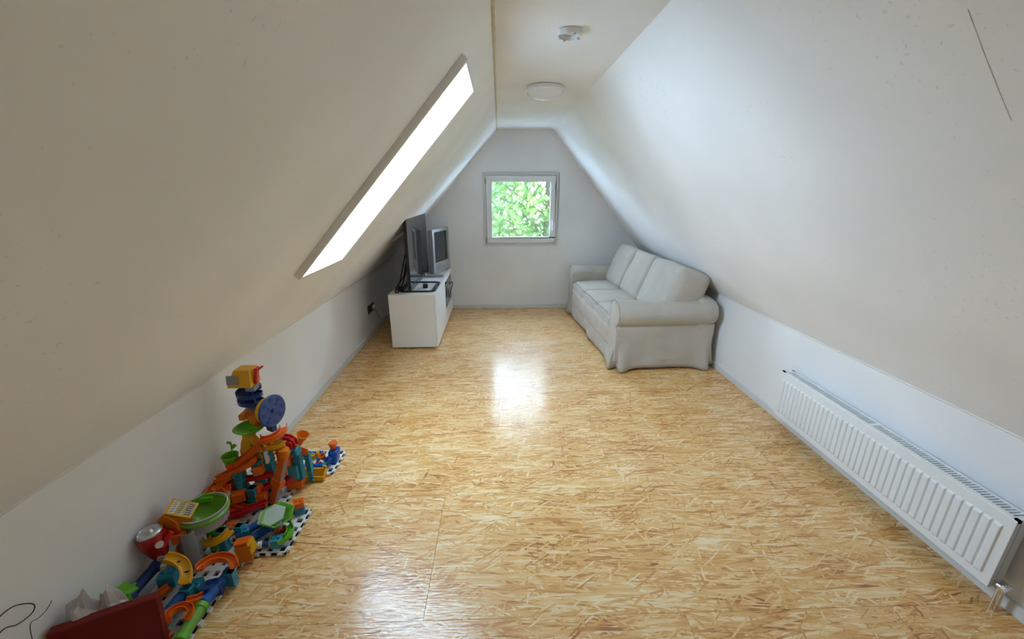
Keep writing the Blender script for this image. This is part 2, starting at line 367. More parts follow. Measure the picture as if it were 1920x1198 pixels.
# ---- roof window in the left slope: lining boards stand 34 mm proud of the slope
sk = struct(empty('window_2', tuple(OL+SL*1.33+YV*2.3)), 'long narrow skylight in the left slope')
def lb(s0, s1, y0, y1, d0, d1): return MB().obox(OL, axl, (s0, y0, d0), (s1, y1, d1))
PR = -.034; DP = .175
lb(.674, 1.978, 2.020, 2.036, PR, DP).build('lining_board', M_LINING, sk, bevel=.0015)
lb(.674, 1.978, 2.576, 2.592, PR, DP).build('lining_board', M_LINING, sk, bevel=.0015)
lb(.674, .690, 2.036, 2.576, PR, DP).build('lining_board', M_LINING, sk, bevel=.0015)
lb(1.962, 1.978, 2.036, 2.576, PR, DP).build('lining_board', M_LINING, sk, bevel=.0015)
sm = MB()
for a in ((.690, .722, 2.036, 2.576), (1.930, 1.962, 2.036, 2.576), (.722, 1.930, 2.036, 2.062), (.722, 1.930, 2.550, 2.576)):
    sm.obox(OL, axl, (a[0], a[2], .14), (a[1], a[3], .19))
sm.build('sash', M_PVC, sk, bevel=.003)
lb(.718, 1.934, 2.058, 2.554, .160, .166).build('pane', M_GLASS, sk)
pc = OL+SL*1.326+YV*2.306+NL*.195
portal('skylight_portal', pc, SL, YV, 1.25, .54)
portal('gable_portal', (.293, YF+.24, 1.34), (-1, 0, 0), (0, 0, 1), .92, .87)

# ================================================================== OUTSIDE
gm = plain('pale_bounce_ground', (0.56, 0.62, 0.63), 0.9, var=.12, vscale=.5)  # paleness invented so the ground bounces sky light up through the skylight
struct(MB().bx(-30, 30, -30, 40, -3.05, -3.0).build('garden_ground', gm), 'garden ground far below the window, made pale to bounce sky light')
def leaf_mat(name, col):
    m, nt, b = nt_new(name); L = nt.links
    b.inputs['Roughness'].default_value = 0.5
    oi = nt.nodes.new('ShaderNodeTexCoord'); n = nt.nodes.new('ShaderNodeTexNoise'); n.inputs['Scale'].default_value = 2.2; n.inputs['Detail'].default_value = 5
    L.new(oi.outputs['Object'], n.inputs['Vector'])
    rp = nt.nodes.new('ShaderNodeValToRGB'); rp.color_ramp.elements[0].position = .32; rp.color_ramp.elements[1].position = .68
    rp.color_ramp.elements[0].color = (col[0]*.55, col[1]*.62, col[2]*.7, 1); rp.color_ramp.elements[1].color = (min(col[0]*1.6, .9), min(col[1]*1.25, .9), col[2]*.9, 1)
    L.new(n.outputs['Fac'], rp.inputs[0]); L.new(rp.outputs[0], b.inputs['Base Color'])
    t = nt.nodes.new('ShaderNodeBsdfTranslucent'); L.new(rp.outputs[0], t.inputs[0])
    mx = nt.nodes.new('ShaderNodeMixShader'); mx.inputs[0].default_value = .5
    L.new(b.outputs[0], mx.inputs[1]); L.new(t.outputs[0], mx.inputs[2]); L.new(mx.outputs[0], nt.nodes['Material Output'].inputs['Surface'])
    return m
def make_tree(loc, h, rx, ry, nleaf, size, col, label, seed):
    rr = random.Random(seed); x, y, z = loc
    t = empty('garden_tree', loc, label, 'tree', 'trees behind the gable window')
    bark = plain('bark', (0.12, 0.09, 0.06), 0.9, bump=.5, bscale=40)
    MB().tube([(x, y, z), (x+.05, y, z+h*.3), (x-.03, y+.05, z+h*.6), (x, y, z+h*.92)], .09, 10).build('trunk', bark, t, smooth=True)
    tips = []
    for i in range(16):
        a = rr.uniform(0, 6.28); zz = z+h*rr.uniform(.35, .85); q = rr.uniform(.5, .95)
        e = (x+rx*q*math.cos(a), y+ry*q*math.sin(a), zz+h*.10)
        mpt = (x+rx*q*.5*math.cos(a+.2), y+ry*q*.5*math.sin(a+.2), zz+h*.03); tips.append((mpt, e))
        MB().tube([(x, y, zz-h*.06), mpt, e], .018, 6).build('branch', bark, t, smooth=True)
    lf = MB()
    for i in range(nleaf):
        a = rr.uniform(0, 6.28); q = rr.random()**.45; v = rr.uniform(-1, 1); k = math.sqrt(max(0.05, 1-v*v))
        p = Vector((x+rx*q*k*math.cos(a), y+ry*q*k*math.sin(a), z+h*.58+h*.44*v))
        d = Vector((rr.gauss(0, 1), rr.gauss(0, 1), rr.gauss(-.7, .6))).normalized(); u = d.orthogonal().normalized()
        u = (Matrix.Rotation(rr.uniform(0, 6.28), 3, d) @ u); nrm = d.cross(u); s_ = size*rr.uniform(.6, 1.3)
        o = len(lf.v)
        lf.v += [p, p+d*s_*.35+u*s_*.26-nrm*s_*.05, p+d*s_*.75+u*s_*.18-nrm*s_*.05, p+d*s_, p+d*s_*.75-u*s_*.18-nrm*s_*.05, p+d*s_*.35-u*s_*.26-nrm*s_*.05, p+d*s_*.5]
        lf.f += [(o, o+1, o+6), (o+1, o+2, o+6), (o+2, o+3, o+6), (o+3, o+4, o+6), (o+4, o+5, o+6), (o+5, o, o+6)]
    lf.build('foliage', leaf_mat('leaf_'+str(seed), col), t, kind='stuff')
make_tree((1.0, 8.5, -3.0), 5.7, 2.4, .9, 8500, .16, (0.115, 0.205, 0.070), 'bright green leafy tree filling the view through the gable window', 11)
make_tree((3.4, 11.2, -3.0), 5.2, 2.2, 1.2, 3000, .18, (0.08, 0.15, 0.05), 'darker green tree standing behind the bright leafy tree, to its right', 12)
make_tree((-.9, 11.2, -3.0), 5.8, 2.0, 1.2, 5500, .20, (0.09, 0.16, 0.055), 'green tree standing behind the bright leafy tree, to its left', 13)

# ================================================================== SOFA
SO = Vector((1.055, 3.335, 0)); STH = R(3.0); S_LEN, S_DEP = 2.05, 0.90
sofa = empty('sofa', tuple(SO), 'grey-beige three-seat sofa with rolled arms and skirted slipcover', 'sofa')
sofa.rotation_euler = (0, 0, STH)
ABS[sofa.name] = (0, 0, 0)          # sofa parts are written in sofa coordinates: x depth, y length
def pillow(c, d, rad, puff, n=12, tilt=0.0, wob=0.0, seed=0.0, pax=2):
    """soft box: rounded edges, bulging faces"""
    mb = MB(); h = [x/2 for x in d]; idx = {}
    Mx = Matrix.Rotation(tilt, 3, 'Y')
    def pt(u):
        q = [u[i]*h[i] for i in range(3)]
        inner = [max(-h[i]+rad, min(h[i]-rad, q[i])) for i in range(3)]
        dv = Vector([q[i]-inner[i] for i in range(3)])
        p = Vector(inner)
        if dv.length > 1e-9:
            p += dv.normalized()*min(rad, max(abs(x) for x in dv))*1.0
        for ax in range(3):
            o1, o2 = [i for i in range(3) if i != ax]
            bl = (1-u[o1]**2)*(1-u[o2]**2)
            p[ax] += u[ax]*puff*bl*(1.0 if ax == pax else .35)
        if wob:
            p += Vector(noise.noise_vector(Vector((p.x*5+seed, p.y*5, p.z*5))))*wob
            p += Vector(noise.noise_vector(Vector((p.x*14+seed, p.y*14, p.z*14))))*wob*.35
        return Vector(c)+Mx @ p
    def vid(i, j, k):
        key = (i, j, k)
        if key not in idx:
            u = [2*a/n-1 for a in key]
            u = [math.copysign(abs(x)**.8, x) for x in u]
            idx[key] = len(mb.v); mb.v.append(pt(u))
        return idx[key]
    for ax in range(3):
        for side in (0, n):
            for a in range(n):
                for b_ in range(n):
                    q = []
                    for (da, db) in ((0, 0), (1, 0), (1, 1), (0, 1)):
                        co = [0, 0, 0]; o1, o2 = [i for i in range(3) if i != ax]
                        co[ax] = side; co[o1] = a+da; co[o2] = b_+db; q.append(vid(*co))
                    mb.f.append(tuple(q))
    return mb
# inner body under the cover
MB().bx(.05, S_DEP-.02, .06, S_LEN-.06, .03, .34).build('body', M_LINEN, sofa, bevel=.02)
# skirted cover: a ring that hangs from seat-rail height to the floor, flared, with box pleats at the corners
def skirt():
    mb = MB(); per = []
    cs = [(0, 0.058), (S_DEP, 0.058), (S_DEP, S_LEN-.058), (0, S_LEN-.058)]
    for e in range(4):
        a, b_ = Vector((*cs[e], 0)), Vector((*cs[(e+1) % 4], 0)); ln = (b_-a).length; t = (b_-a)/ln; nrm = Vector((t.y, -t.x, 0))
        N_ = 44 if ln < 1.2 else 84
        for i in range(N_):
            s_ = ln*i/N_
            per.append((a+t*s_, nrm, t, min(s_, ln-s_), s_ < ln/2, e, s_))
    rows = 11; n = len(per); ztop = .436
    for r in range(rows+1):
        f = r/rows; z = ztop*(1-f)+.012*f
        for (p, nrm, t, dc, first, e, s_) in per:
            g = max(0.0, (f-.30)/.70)
            off = .012*f + g*.052*math.exp(-((dc-.055)/.06)**2)           # flared edge of the pleat
            off += g*.012*math.sin(s_*9+e*1.3)*min(1, dc/.2)
            out = nrm*off
            if dc < .022:                                                 # the pleat itself is folded inwards
                k = 1-dc/.022
                out = nrm*(off*(1-k)-g*.045*k) + t*((1 if first else -1)*g*.030*k)
            wr = noise.noise(Vector((p.x*6, p.y*6, z*7)))*.011*(.4+f)+noise.noise(Vector((p.x*2.5+4, p.y*2.5, z*12)))*.008
            zz = z + (f**3)*(.008*math.sin(s_*5+e)+.010*math.exp(-((dc-.3)/.2)**2))
            q = p+out+nrm*wr; mb.v.append(Vector((q.x, q.y, zz)))
    for r in range(rows):
        for i in range(n):
            j = (i+1) % n; mb.f.append((r*n+i, (r+1)*n+i, (r+1)*n+j, r*n+j))
    return mb
sko = skirt().build('skirt', M_LINEN, sofa, smooth=True)
sld = sko.modifiers.new('cloth', 'SOLIDIFY'); sld.thickness = .004
# rolled arms (profile in y,z extruded along x)
def arm(y_in, y_out, name):
    sg = 1 if y_out > y_in else -1
    cy, cz, r = y_out-sg*.155, .530, .125
    prof = [(y_in, .36), (y_in, .50)]
    for i in range(0, 25):
        a = R(150-i*(150+62)/24)
        prof.append((cy+sg*r*math.cos(a)*1.14, cz+r*math.sin(a)*1.0))
    prof += [(y_out-sg*.075, .40), (y_out-sg*.058, .30), (y_out-sg*.055, .10), (y_in, .10)]
    mb = MB(); m = len(prof); xs = [-.012, -.004, .012]+[.05+.08*i for i in range(11)]+[S_DEP-.03, S_DEP+.0]
    for xi, x in enumerate(xs):
        k = {0: .86, 1: .96, 2: 1.0}.get(xi, 1.0)
        if xi == len(xs)-1: k = .93
        for (yy, zz) in prof:
            wv = noise.noise(Vector((x*7, yy*9, zz*9)))*.0045
            sag = -.012*math.sin(max(0, x)/S_DEP*math.pi)*(1 if zz > .55 else 0)
            yc, zc = (cy, cz) if zz > .42 else (yy, zz)
            mb.v.append(Vector((x, yc+(yy-yc)*k+wv*sg, zc+(zz-zc)*k+wv+sag)))
    for i in range(len(xs)-1):
        for q in range(m):
            p = (q+1) % m; mb.f.append((i*m+q, i*m+p, (i+1)*m+p, (i+1)*m+q))
    for i in (0, len(xs)-1):
        c = len(mb.v); mb.v.append(Vector((xs[i], cy, .40)))
        for q in range(m): mb.f.append((i*m+q, i*m+(q+1) % m, c))
    o = mb.build(name, M_LINEN, sofa, smooth=True)
    pip = [Vector((-.006, cy+(yy-cy)*.93*1.02, cz+(zz-cz)*.95)) for (yy, zz) in prof[1:-2] if zz > .40]
    MB().tube(pip, .0045, 6).build('piping', M_PIPING, o, smooth=True, org=(0, 0, 0))
    # seam under the roll
    ys = y_out-sg*.068
    MB().tube([(x, ys-sg*.008, .418) for x in [i*.09 for i in range(11)]], .004, 6).build('seam', M_PIPING, o, smooth=True, org=(0, 0, 0))
    return o
arm(.25, -.005, 'arm'); arm(S_LEN-.25, S_LEN+.005, 'arm')
# back frame
bk = pillow((.79, S_LEN/2, .40), (.20, S_LEN-.12, .56), .07, .015, 12, R(9), .004, 3.0, 0)
bk.build('back', M_LINEN, sofa, smooth=True)
# front rail under the cushions
pillow((.05, S_LEN/2, .27), (.13, S_LEN-.44, .20), .03, .01, 10, 0, .003, 5.0, 0).build('front_rail', M_LINEN, sofa, smooth=True)
cw = (S_LEN-.50)/3
for i in range(3):
    yc = .25+cw*(i+.5)
    o = pillow((.30, yc, .395), (.60, cw-.006, .155), .038, .020, 14, 0, .007, i*7.1, 2).build('seat_cushion', M_LINEN, sofa, smooth=True)
    lo = [(.006, yc-cw/2+.03, .462), (.002, yc, .470), (.006, yc+cw/2-.03, .462)]
    MB().tube(lo, .0042, 6).build('piping', M_PIPING, o, smooth=True, org=(0, 0, 0))
    hb, wb = .50, (cw+.045 if i != 1 else cw-.01)
    yb = yc + (0.0 if i == 1 else (-.070 if i == 0 else .025))
    if i == 0: wb += .09
    tl = R(20+1.5*i)
    cc = (.640, yb, .665)
    o = pillow(cc, (.30, wb, hb), .048, .026, 16, tl, .011, 20+i*5.3, 0).build('back_cushion', M_LINEN, sofa, smooth=True)
    Mx = Matrix.Rotation(tl, 3, 'Y'); ring = []
    for a in range(40):
        t = 2*math.pi*a/40; cx_, sx_ = math.cos(t), math.sin(t)
        yy = math.copysign(abs(cx_)**.28, cx_)*(wb/2-.012); zz = math.copysign(abs(sx_)**.28, sx_)*(hb/2-.012)
        ring.append(Vector(cc)+Mx @ Vector((-.105, yy, zz)))
    MB().tube(ring, .004, 6, loop=True).build('piping', M_PIPING, o, smooth=True, org=(0, 0, 0))

# ================================================================== TV CABINET AND WHAT STANDS ON IT
CX0, CX1, CY0, CY1, CZ = -1.125, -.652, 3.992, 5.475, .588
cab = empty('tv_cabinet', ((CX0+CX1)/2, (CY0+CY1)/2, 0), 'low white television cabinet against the left wall with smoked glass door', 'cabinet')
bm_ = MB(); T = .018
bm_.bx(CX0, CX1-.018, CY0, CY0+T, .022, CZ-.022); bm_.bx(CX0, CX1-.018, CY1-T, CY1, .022, CZ-.022); bm_.bx(CX0, CX1-.018, 4.72, 4.72+T, .04, CZ-.022)
bm_.bx(CX0, CX1-.018, CY0+T, CY1-T, .022, .042); bm_.bx(CX0, CX0+.008, CY0+T, CY1-T, .042, CZ-.022); bm_.bx(CX0+.008, CX1-.03, 4.72+T, CY1-T, .185, .203)
bm_.build('body', M_CABW, cab, bevel=.0015)
MB().bx(CX0, CX1, CY0-.001, CY1, CZ-.022, CZ).build('top', M_CABW, cab, bevel=.002)
d1 = MB().bx(CX1-.017, CX1, CY0+.002, 4.716, .024, CZ-.025).build('door', M_CABW, cab, bevel=.002)
MB().bx(CX1-.017, CX1, 4.720, CY1-.002, .024, .205).build('drawer', M_CABW, cab, bevel=.002)
d2 = MB().bx(CX1-.012, CX1-.002, 4.752, 5.385, .212, CZ-.052).build('door', M_SMOKED, cab, bevel=.001, label='smoked dark glass flap door')
fr = MB(); fr.bx(CX1-.016, CX1, 4.720, 4.752, .209, CZ-.025); fr.bx(CX1-.016, CX1, 5.385, CY1-.002, .209, CZ-.025); fr.bx(CX1-.016, CX1, 4.752, 5.385, CZ-.052, CZ-.025)
fr.build('door_frame', M_CABW, cab, bevel=.0015)
MB().cyl((CX1-.002, 4.80, .50), (CX1+.012, 4.80, .50), .008, n=12).build('knob', M_CHROME, d2, smooth=True)
for (x, y) in ((CX0+.24, CY0+.05), (CX1-.06, CY0+.05), (CX0+.06, CY1-.05), (CX1-.06, CY1-.05)):
    MB().cyl((x, y, 0), (x, y, .024), .016, .012, 14).build('foot', M_GREYP, cab, smooth=True)

# large flat television on a looped stand
TX, TY0, TY1, TZ0, TZ1 = -.905, 4.075, 5.175, .645, 1.392
tv = empty('flat_television', (TX, (TY0+TY1)/2, CZ), 'large black flat-screen television standing on the white cabinet', 'television')
pn = MB().bx(TX-.034, TX-.002, TY0, TY1, TZ0-.045, TZ1)
pn.bx(TX-.058, TX-.034, TY0+.15, TY1-.15, TZ0+.02, TZ0+.60)
pn.build('panel', M_BLACK, tv, bevel=.004)
MB().bx(TX-.003, TX, TY0+.010, TY1-.010, TZ0+.012, TZ1-.010).build('screen', M_SCREEN, tv)
MB().bx(TX-.006, TX+.003, TY0+.002, TY1-.002, TZ0-.045, TZ0+.012).build('lower_bezel', plain('dark_gloss_bezel', (0.03, 0.033, 0.04), 0.15), tv, bevel=.002)
def rrect(x0, x1, y0, y1, r, z, n=5):
    P = []
    for (cx, cy, a0) in ((x1-r, y1-r, 0), (x0+r, y1-r, 90), (x0+r, y0+r, 180), (x1-r, y0+r, 270)):
        for i in range(n+1):
            a = R(a0+90*i/n); P.append((cx+r*math.cos(a), cy+r*math.sin(a), z))
    return P
MB().sweep([(-.023, -.005), (.023, -.005), (.019, .005), (-.019, .005)], rrect(-1.03, -.690, 4.115, 4.56, .05, CZ+.006), loop=True).build('stand', plain('navy_black_gloss', (0.012, 0.016, 0.03), 0.2), tv)
MB().bx(TX-.03, TX-.005, 4.28, 4.40, CZ+.008, TZ0+.03).build('neck', M_BLACK, tv, bevel=.003)
MB().box((TX+.13, 4.885, CZ+.013), (.20, .075, .024), R(-4)).build('foot', M_GREYP, tv, bevel=.006)
MB().box((TX-.03, 4.885, CZ+.024), (.10, .06, .046)).build('foot_neck', M_GREYP, tv, bevel=.004)
MB().obox((TX-.045, 4.40, 1.20), [Vector((-.84, 0, -.54)).normalized(), (0, 1, 0), Vector((-.54, 0, .84))], (-.02, -.02, -.014), (.215, .02, .014)).build('mount_arm', plain('grey_steel', (0.62, 0.63, 0.66), 0.4), tv, bevel=.002)
MB().bx(TX-.068, TX-.058, 4.32, 4.50, 1.05, 1.24).build('mount_plate', M_BLACK, tv)
# small black box inside the stand loop
rm = empty('media_box', (-.80, 4.30, CZ), 'tiny black box standing inside the loop of the television stand', 'box')
MB().box((-.800, 4.30, CZ+.022), (.05, .06, .042), R(8)).build('case', M_BLACK, rm, bevel=.004)
MB().box((-.7735, 4.304, CZ+.024), (.002, .03, .012), R(8)).build('display', M_CRT, rm)

# older small silver television
A_, B_ = Vector((-.803, 4.975, 0)), Vector((-.662, 5.435, 0))
tdir = (B_-A_).normalized(); ndir = Vector((tdir.y, -tdir.x, 0)); SWD = (B_-A_).length
st = empty('silver_television', tuple((A_+B_)/2+Vector((0, 0, CZ))), 'small older silver television on the far end of the white cabinet', 'television')
def sb(u0, u1, d0, d1, z0, z1): return MB().obox(A_, [tdir, ndir, (0, 0, 1)], (u0, d0, z0), (u1, d1, z1))
H0, H1 = CZ+.012, 1.135
m_ = MB()
for (u0, u1, z0, z1) in ((0, .045, H0, H1), (SWD-.045, SWD, H0, H1), (.045, SWD-.045, H1-.035, H1), (.045, SWD-.045, H0, H0+.125)):
    m_.obox(A_, [tdir, ndir, (0, 0, 1)], (u0, -.03, z0), (u1, 0, z1))
m_.build('bezel', M_SILVER, st, bevel=.004)
sb(.01, SWD-.01, -.068, -.030, H0+.01, H1-.008).build('casing', M_SILVER, st, bevel=.006)
# slightly domed tube
g = MB(); NU, NV = 12, 10
for i in range(NU+1):
    for j in range(NV+1):
        u, v = i/NU, j/NV
        g.v.append(A_+tdir*(.043+(SWD-.086)*u)+ndir*(-.020+.012*(1-(2*u-1)**2)*(1-(2*v-1)**2))+Vector((0, 0, H0+.123+(H1-.033-H0-.123)*v)))
for i in range(NU):
    for j in range(NV):
        a = i*(NV+1)+j; g.f.append((a, a+NV+1, a+NV+2, a+1))
g.build('screen', M_CRT, st, smooth=True)
gr_ = MB()
for i in range(9): gr_.obox(A_, [tdir, ndir, (0, 0, 1)], (.06, -.001, H0+.028+i*.009), (.20, .0012, H0+.032+i*.009))
gr_.build('speaker_grille', plain('grille_grey', (0.25, 0.27, 0.29), 0.5), st)
bp_ = A_+tdir*(SWD*.66)+Vector((0, 0, H0+.055))
MB().cyl(bp_-ndir*.002, bp_+ndir*.004, .022, n=20).build('power_button', plain('brass_button', (0.5, 0.42, 0.2), 0.3, metal=.6), st, smooth=True)
for u in (.06, SWD-.06):
    c_ = A_+tdir*u-ndir*.04
    MB().box((c_.x, c_.y, CZ+.006), (.05, .05, .012), math.atan2(tdir.y, tdir.x)).build('foot', M_BLACK, st)

# cables behind the flat television and in front of the glass door
def cable(name, pts, r, mat, label, cat='cable', n=10):
    # smooth through points
    P = [Vector(p) for p in pts]; out = []
    for i in range(len(P)-1):
        p0, p1, p2, p3 = P[max(i-1, 0)], P[i], P[i+1], P[min(i+2, len(P)-1)]
        for k in range(n):
            t = k/n
            out.append(.5*((2*p1)+(-p0+p2)*t+(2*p0-5*p1+4*p2-p3)*t*t+(-p0+3*p1-3*p2+p3)*t*t*t))
    out.append(P[-1])
    o = MB().tube(out, r, 7).build(name, mat, smooth=True, org=tuple(P[0]))
    if label: tag(o, label, cat)
    return o
cable('power_cable', [(-.985, 4.28, .95), (-1.01, 4.20, .80), (-1.03, 4.12, .68), (-1.06, 4.05, .606), (-1.035, 4.09, .600), (-1.00, 4.2, .70), (-.985, 4.3, .82)], .006, M_BLACK, 'black cable looped behind the flat television on the cabinet')
cable('antenna_cable', [(-1.075, 4.10, .60), (-1.05, 4.14, .66), (-1.0, 4.22, .74), (-1.0, 4.35, .84), (-.97, 4.5, .95)], .0075, M_BLACK, 'thicker black cable rising behind the flat television')
pa = empty('power_adapter', (-1.055, 4.17, CZ), 'small black power adapter lying behind the flat television', 'adapter')
MB().box((-1.055, 4.19, CZ+.02), (.05, .09, .036), R(30)).build('case', M_BLACK, pa, bevel=.005)
MB().tube([(-1.04, 4.23, CZ+.02), (-1.0, 4.27, CZ+.04), (-.985, 4.33, CZ+.10)], .004, 6).build('lead', M_BLACK, pa, smooth=True)
cable('game_cable', [(-.645, 5.02, .49), (-.625, 5.05, .46), (-.612, 5.12, .475), (-.612, 5.18, .43), (-.628, 5.10, .36), (-.637, 5.0, .30), (-.640, 4.95, .335), (-.645, 4.97, .42)], .0055, plain('dark_grey_cable', (0.03, 0.035, 0.035), 0.5), 'dark cable dangling in a loop from the glass cabinet door')
# socket on the left knee wall
so = empty('wall_socket', (XL, 4.49, .31), 'dark brown double wall socket with white plug on the left knee wall', 'socket')
MB().bx(XL, XL+.012, 4.385, 4.475, .265, .355).build('plate', M_BROWN, so, bevel=.004)
MB().bx(XL, XL+.012, 4.50, 4.59, .265, .355).build('plate', M_BROWN, so, bevel=.004)
MB().cyl((XL+.010, 4.43, .31), (XL+.013, 4.43, .31), .030, n=20).build('insert', plain('socket_dark', (0.02, 0.012, 0.01), .5), so)
MB().cyl((XL+.010, 4.545, .31), (XL+.04, 4.545, .31), .024, .019, 18).build('plug', plain('white_plug', (.7, .7, .68), .4), so, smooth=True)
cable('plug_cable', [(XL+.035, 4.545, .30), (XL+.045, 4.56, .24), (XL+.03, 4.75, .10), (XL+.03, 5.0, .06)], .0035, plain('grey_lead', (.3, .3, .3), .5), 'thin grey lead running from the wall socket behind the cabinet')

# ================================================================== RADIATOR
RY0, RY1, RZ0, RZ1, RXF, RXB = 1.150, 2.472, .095, .420, 1.918, 2.006
rad = empty('radiator', ((RXF+RXB)/2, (RY0+RY1)/2, 0), 'long low white panel radiator with vertical ribs on the right wall', 'radiator')
NR_ = 37; pit = (RY1-RY0-.05)/NR_
def rib_panel(xf, sgn):
    mb = MB(); ys = [(RY0, 0)]
    for i in range(NR_):
        a = RY0+.025+i*pit
        ys += [(a+pit*.14, 0), (a+pit*.24, 1), (a+pit*.90, 1), (a+pit*1.0, 0)]
    ys.append((RY1, 0))
    zs = [(RZ0, 0), (RZ0+.036, 0), (RZ0+.046, 1), (RZ1-.058, 1), (RZ1-.048, 0), (RZ1-.006, 0), (RZ1, -1)]
    for (y, a) in ys:
        for (z, b_) in zs:
            off = .0075*a*max(b_, 0) - (.005 if b_ < 0 else 0)
            mb.v.append(Vector((xf-sgn*off, y, z)))
    m = len(zs)
    for i in range(len(ys)-1):
        for j in range(m-1): mb.f.append((i*m+j, i*m+j+1, (i+1)*m+j+1, (i+1)*m+j))
    return mb
fp = rib_panel(RXF+.008, 1).build('front_panel', M_RAD, rad)
md = fp.modifiers.new('thick', 'SOLIDIFY'); md.thickness = .004; md.offset = -1
md = fp.modifiers.new('bevel', 'BEVEL'); md.width = .0015; md.segments = 2
rib_panel(RXB-.008, -1).build('back_panel', M_RAD, rad)
# pressed rim lines top and near end on the front
gt_ = MB()
gt_.bx(RXF+.010, RXF+.020, RY0, RY1, RZ1-.012, RZ1+.004); gt_.bx(RXB-.018, RXB-.008, RY0, RY1, RZ1-.012, RZ1+.004)
gt_.bx(RXF+.010, RXB-.008, RY0, RY0+.014, RZ1-.012, RZ1+.004); gt_.bx(RXF+.010, RXB-.008, RY1-.030, RY1, RZ1-.012, RZ1+.004)
gt_.build('grille_frame', M_RAD, rad)
sl_ = MB(); n_sl = 92
for i in range(n_sl):
    y = RY0+.020+(RY1-RY0-.055)*i/(n_sl-1)
    if abs(y-1.80) < .008: continue
    sl_.bx(RXF+.020, RXB-.018, y-.0028, y+.0028, RZ1-.006, RZ1+.002)
sl_.bx(RXF+.020, RXB-.018, 1.79, 1.81, RZ1-.006, RZ1+.003)
sl_.build('grille', M_RAD, rad, kind='stuff')
fins = MB()
for i in range(60):
    y = RY0+.03+(RY1-RY0-.06)*i/59; fins.bx(RXF+.025, RXB-.025, y-.0006, y+.0006, RZ0+.02, RZ1-.03)
fins.build('convector_fins', plain('grey_fins', (0.35, 0.37, 0.38), 0.5), rad, kind='stuff')
MB().bx(RXF+.012, RXB-.010, RY1-.002, RY1, RZ0+.01, RZ1).build('end_cover', M_RAD, rad)
ec = MB(); ec.bx(RXF+.030, RXB-.028, RY0+.001, RY0+.003, RZ0+.012, RZ1-.01); ec.bx(RXF+.010, RXF+.026, RY0, RY0+.004, RZ0, RZ1)
ec.build('end_cover', plain('radiator_end_grey', (0.50, 0.51, 0.51), 0.4), rad)
for i, x in enumerate((RXF+.035, RXB-.028)):
    v = MB(); v.cyl((x, RY0+.01, RZ0+.022), (x, RY0-.022, RZ0+.022), .010, n=14); v.cyl((x, RY0-.022, RZ0+.022), (x, RY0-.034, RZ0+.022), .014, n=6); v.cyl((x, RY0-.016, RZ0+.02), (x, RY0-.016, 0.0), .006, n=12)
    v.build('valve', M_CHROME, rad, smooth=True)
for y in (1.45, 2.2):
    MB().bx(RXB-.012, XR, y-.02, y+.02, RZ0+.03, RZ1-.02).build('bracket', M_GREYP, rad)

# ================================================================== CEILING FITTINGS
LC = (.345, 3.30)
lamp = empty('ceiling_lamp', (LC[0], LC[1], ZC), 'round white glass dome ceiling lamp, switched off', 'lamp')
MB().lathe([(0, 0), (.125, 0), (.137, .2), (.140, .6), (.136, 1), (0, 1)], (LC[0], LC[1], ZC), (LC[0], LC[1], ZC-.030), 40).build('base', plain('lamp_base_white', (.76, .77, .78), .35), lamp, smooth=True)
pr = [(.134*math.cos(R(a)), math.sin(R(a))) for a in range(0, 91, 9)]
MB().lathe(pr, (LC[0], LC[1], ZC-.030), (LC[0], LC[1], ZC-.094), 40).build('dome', M_OPAL, lamp, smooth=True)
MB().lathe([(.134, -.1), (.142, 0), (.142, .6), (.134, 1)], (LC[0], LC[1], ZC-.026), (LC[0], LC[1], ZC-.036), 40).build('rim', M_PVC, lamp, smooth=True)
DC = (.338, 2.21)
sd = empty('smoke_detector_mount', (DC[0], DC[1], ZC), 'empty round white smoke detector mounting ring on the ceiling', 'detector')
M_DET = plain('detector_white', (.80, .80, .79), .4)
MB().lathe([(.052, 0), (.058, .1), (.056, 1), (.049, 1), (.049, .15)], (DC[0], DC[1], ZC), (DC[0], DC[1], ZC-.026), 36).build('ring', M_DET, sd, smooth=True)
MB().cyl((DC[0], DC[1], ZC), (DC[0], DC[1], ZC-.006), .050, n=30).build('plate', M_DET, sd, smooth=True)
for a in (20, 110, 200, 290):
    x, y = DC[0]+.050*math.cos(R(a)), DC[1]+.050*math.sin(R(a))
    MB().box((x, y, ZC-.026), (.012, .008, .010), R(a)).build('clip', plain('clip_grey', (.45, .45, .44), .5), sd, bevel=.001)
MB().tube([(DC[0]-.03, DC[1]+.01, ZC-.008), (DC[0], DC[1]-.01, ZC-.014), (DC[0]+.03, DC[1]+.005, ZC-.008)], .002, 6).build('wire', M_GREYP, sd, smooth=True)

# ================================================================== MARBLE RUN AND TOYS
def pl(name, col, a=0.0, rough=0.28): return plain('toy_'+name, col, rough, alpha_mix=a, spec=0.5)
ORG = pl('orange', (0.80, 0.135, 0.008)); ORT = pl('orange_clear', (0.85, 0.25, 0.01), .30); YEL = pl('yellow', (0.80, 0.42, 0.012)); YLT = pl('yellow_clear', (0.82, 0.45, 0.02), .28)
GRN = pl('green', (0.14, 0.48, 0.025)); GRT = pl('green_clear', (0.22, 0.55, 0.05), .25); TEA = pl('teal', (0.035, 0.27, 0.38)); TET = pl('teal_clear', (0.04, 0.34, 0.48), .25)
NAV = pl('navy', (0.018, 0.055, 0.24)); BLU = pl('blue', (0.012, 0.10, 0.46)); BLT = pl('blue_clear', (0.02, 0.13, 0.50), .25); RED = pl('red', (0.60, 0.018, 0.018)); DRD = pl('shaded_dark_red', (0.17, 0.004, 0.004), rough=.5)  # the lid's dark red has shade and lens falloff mixed into it
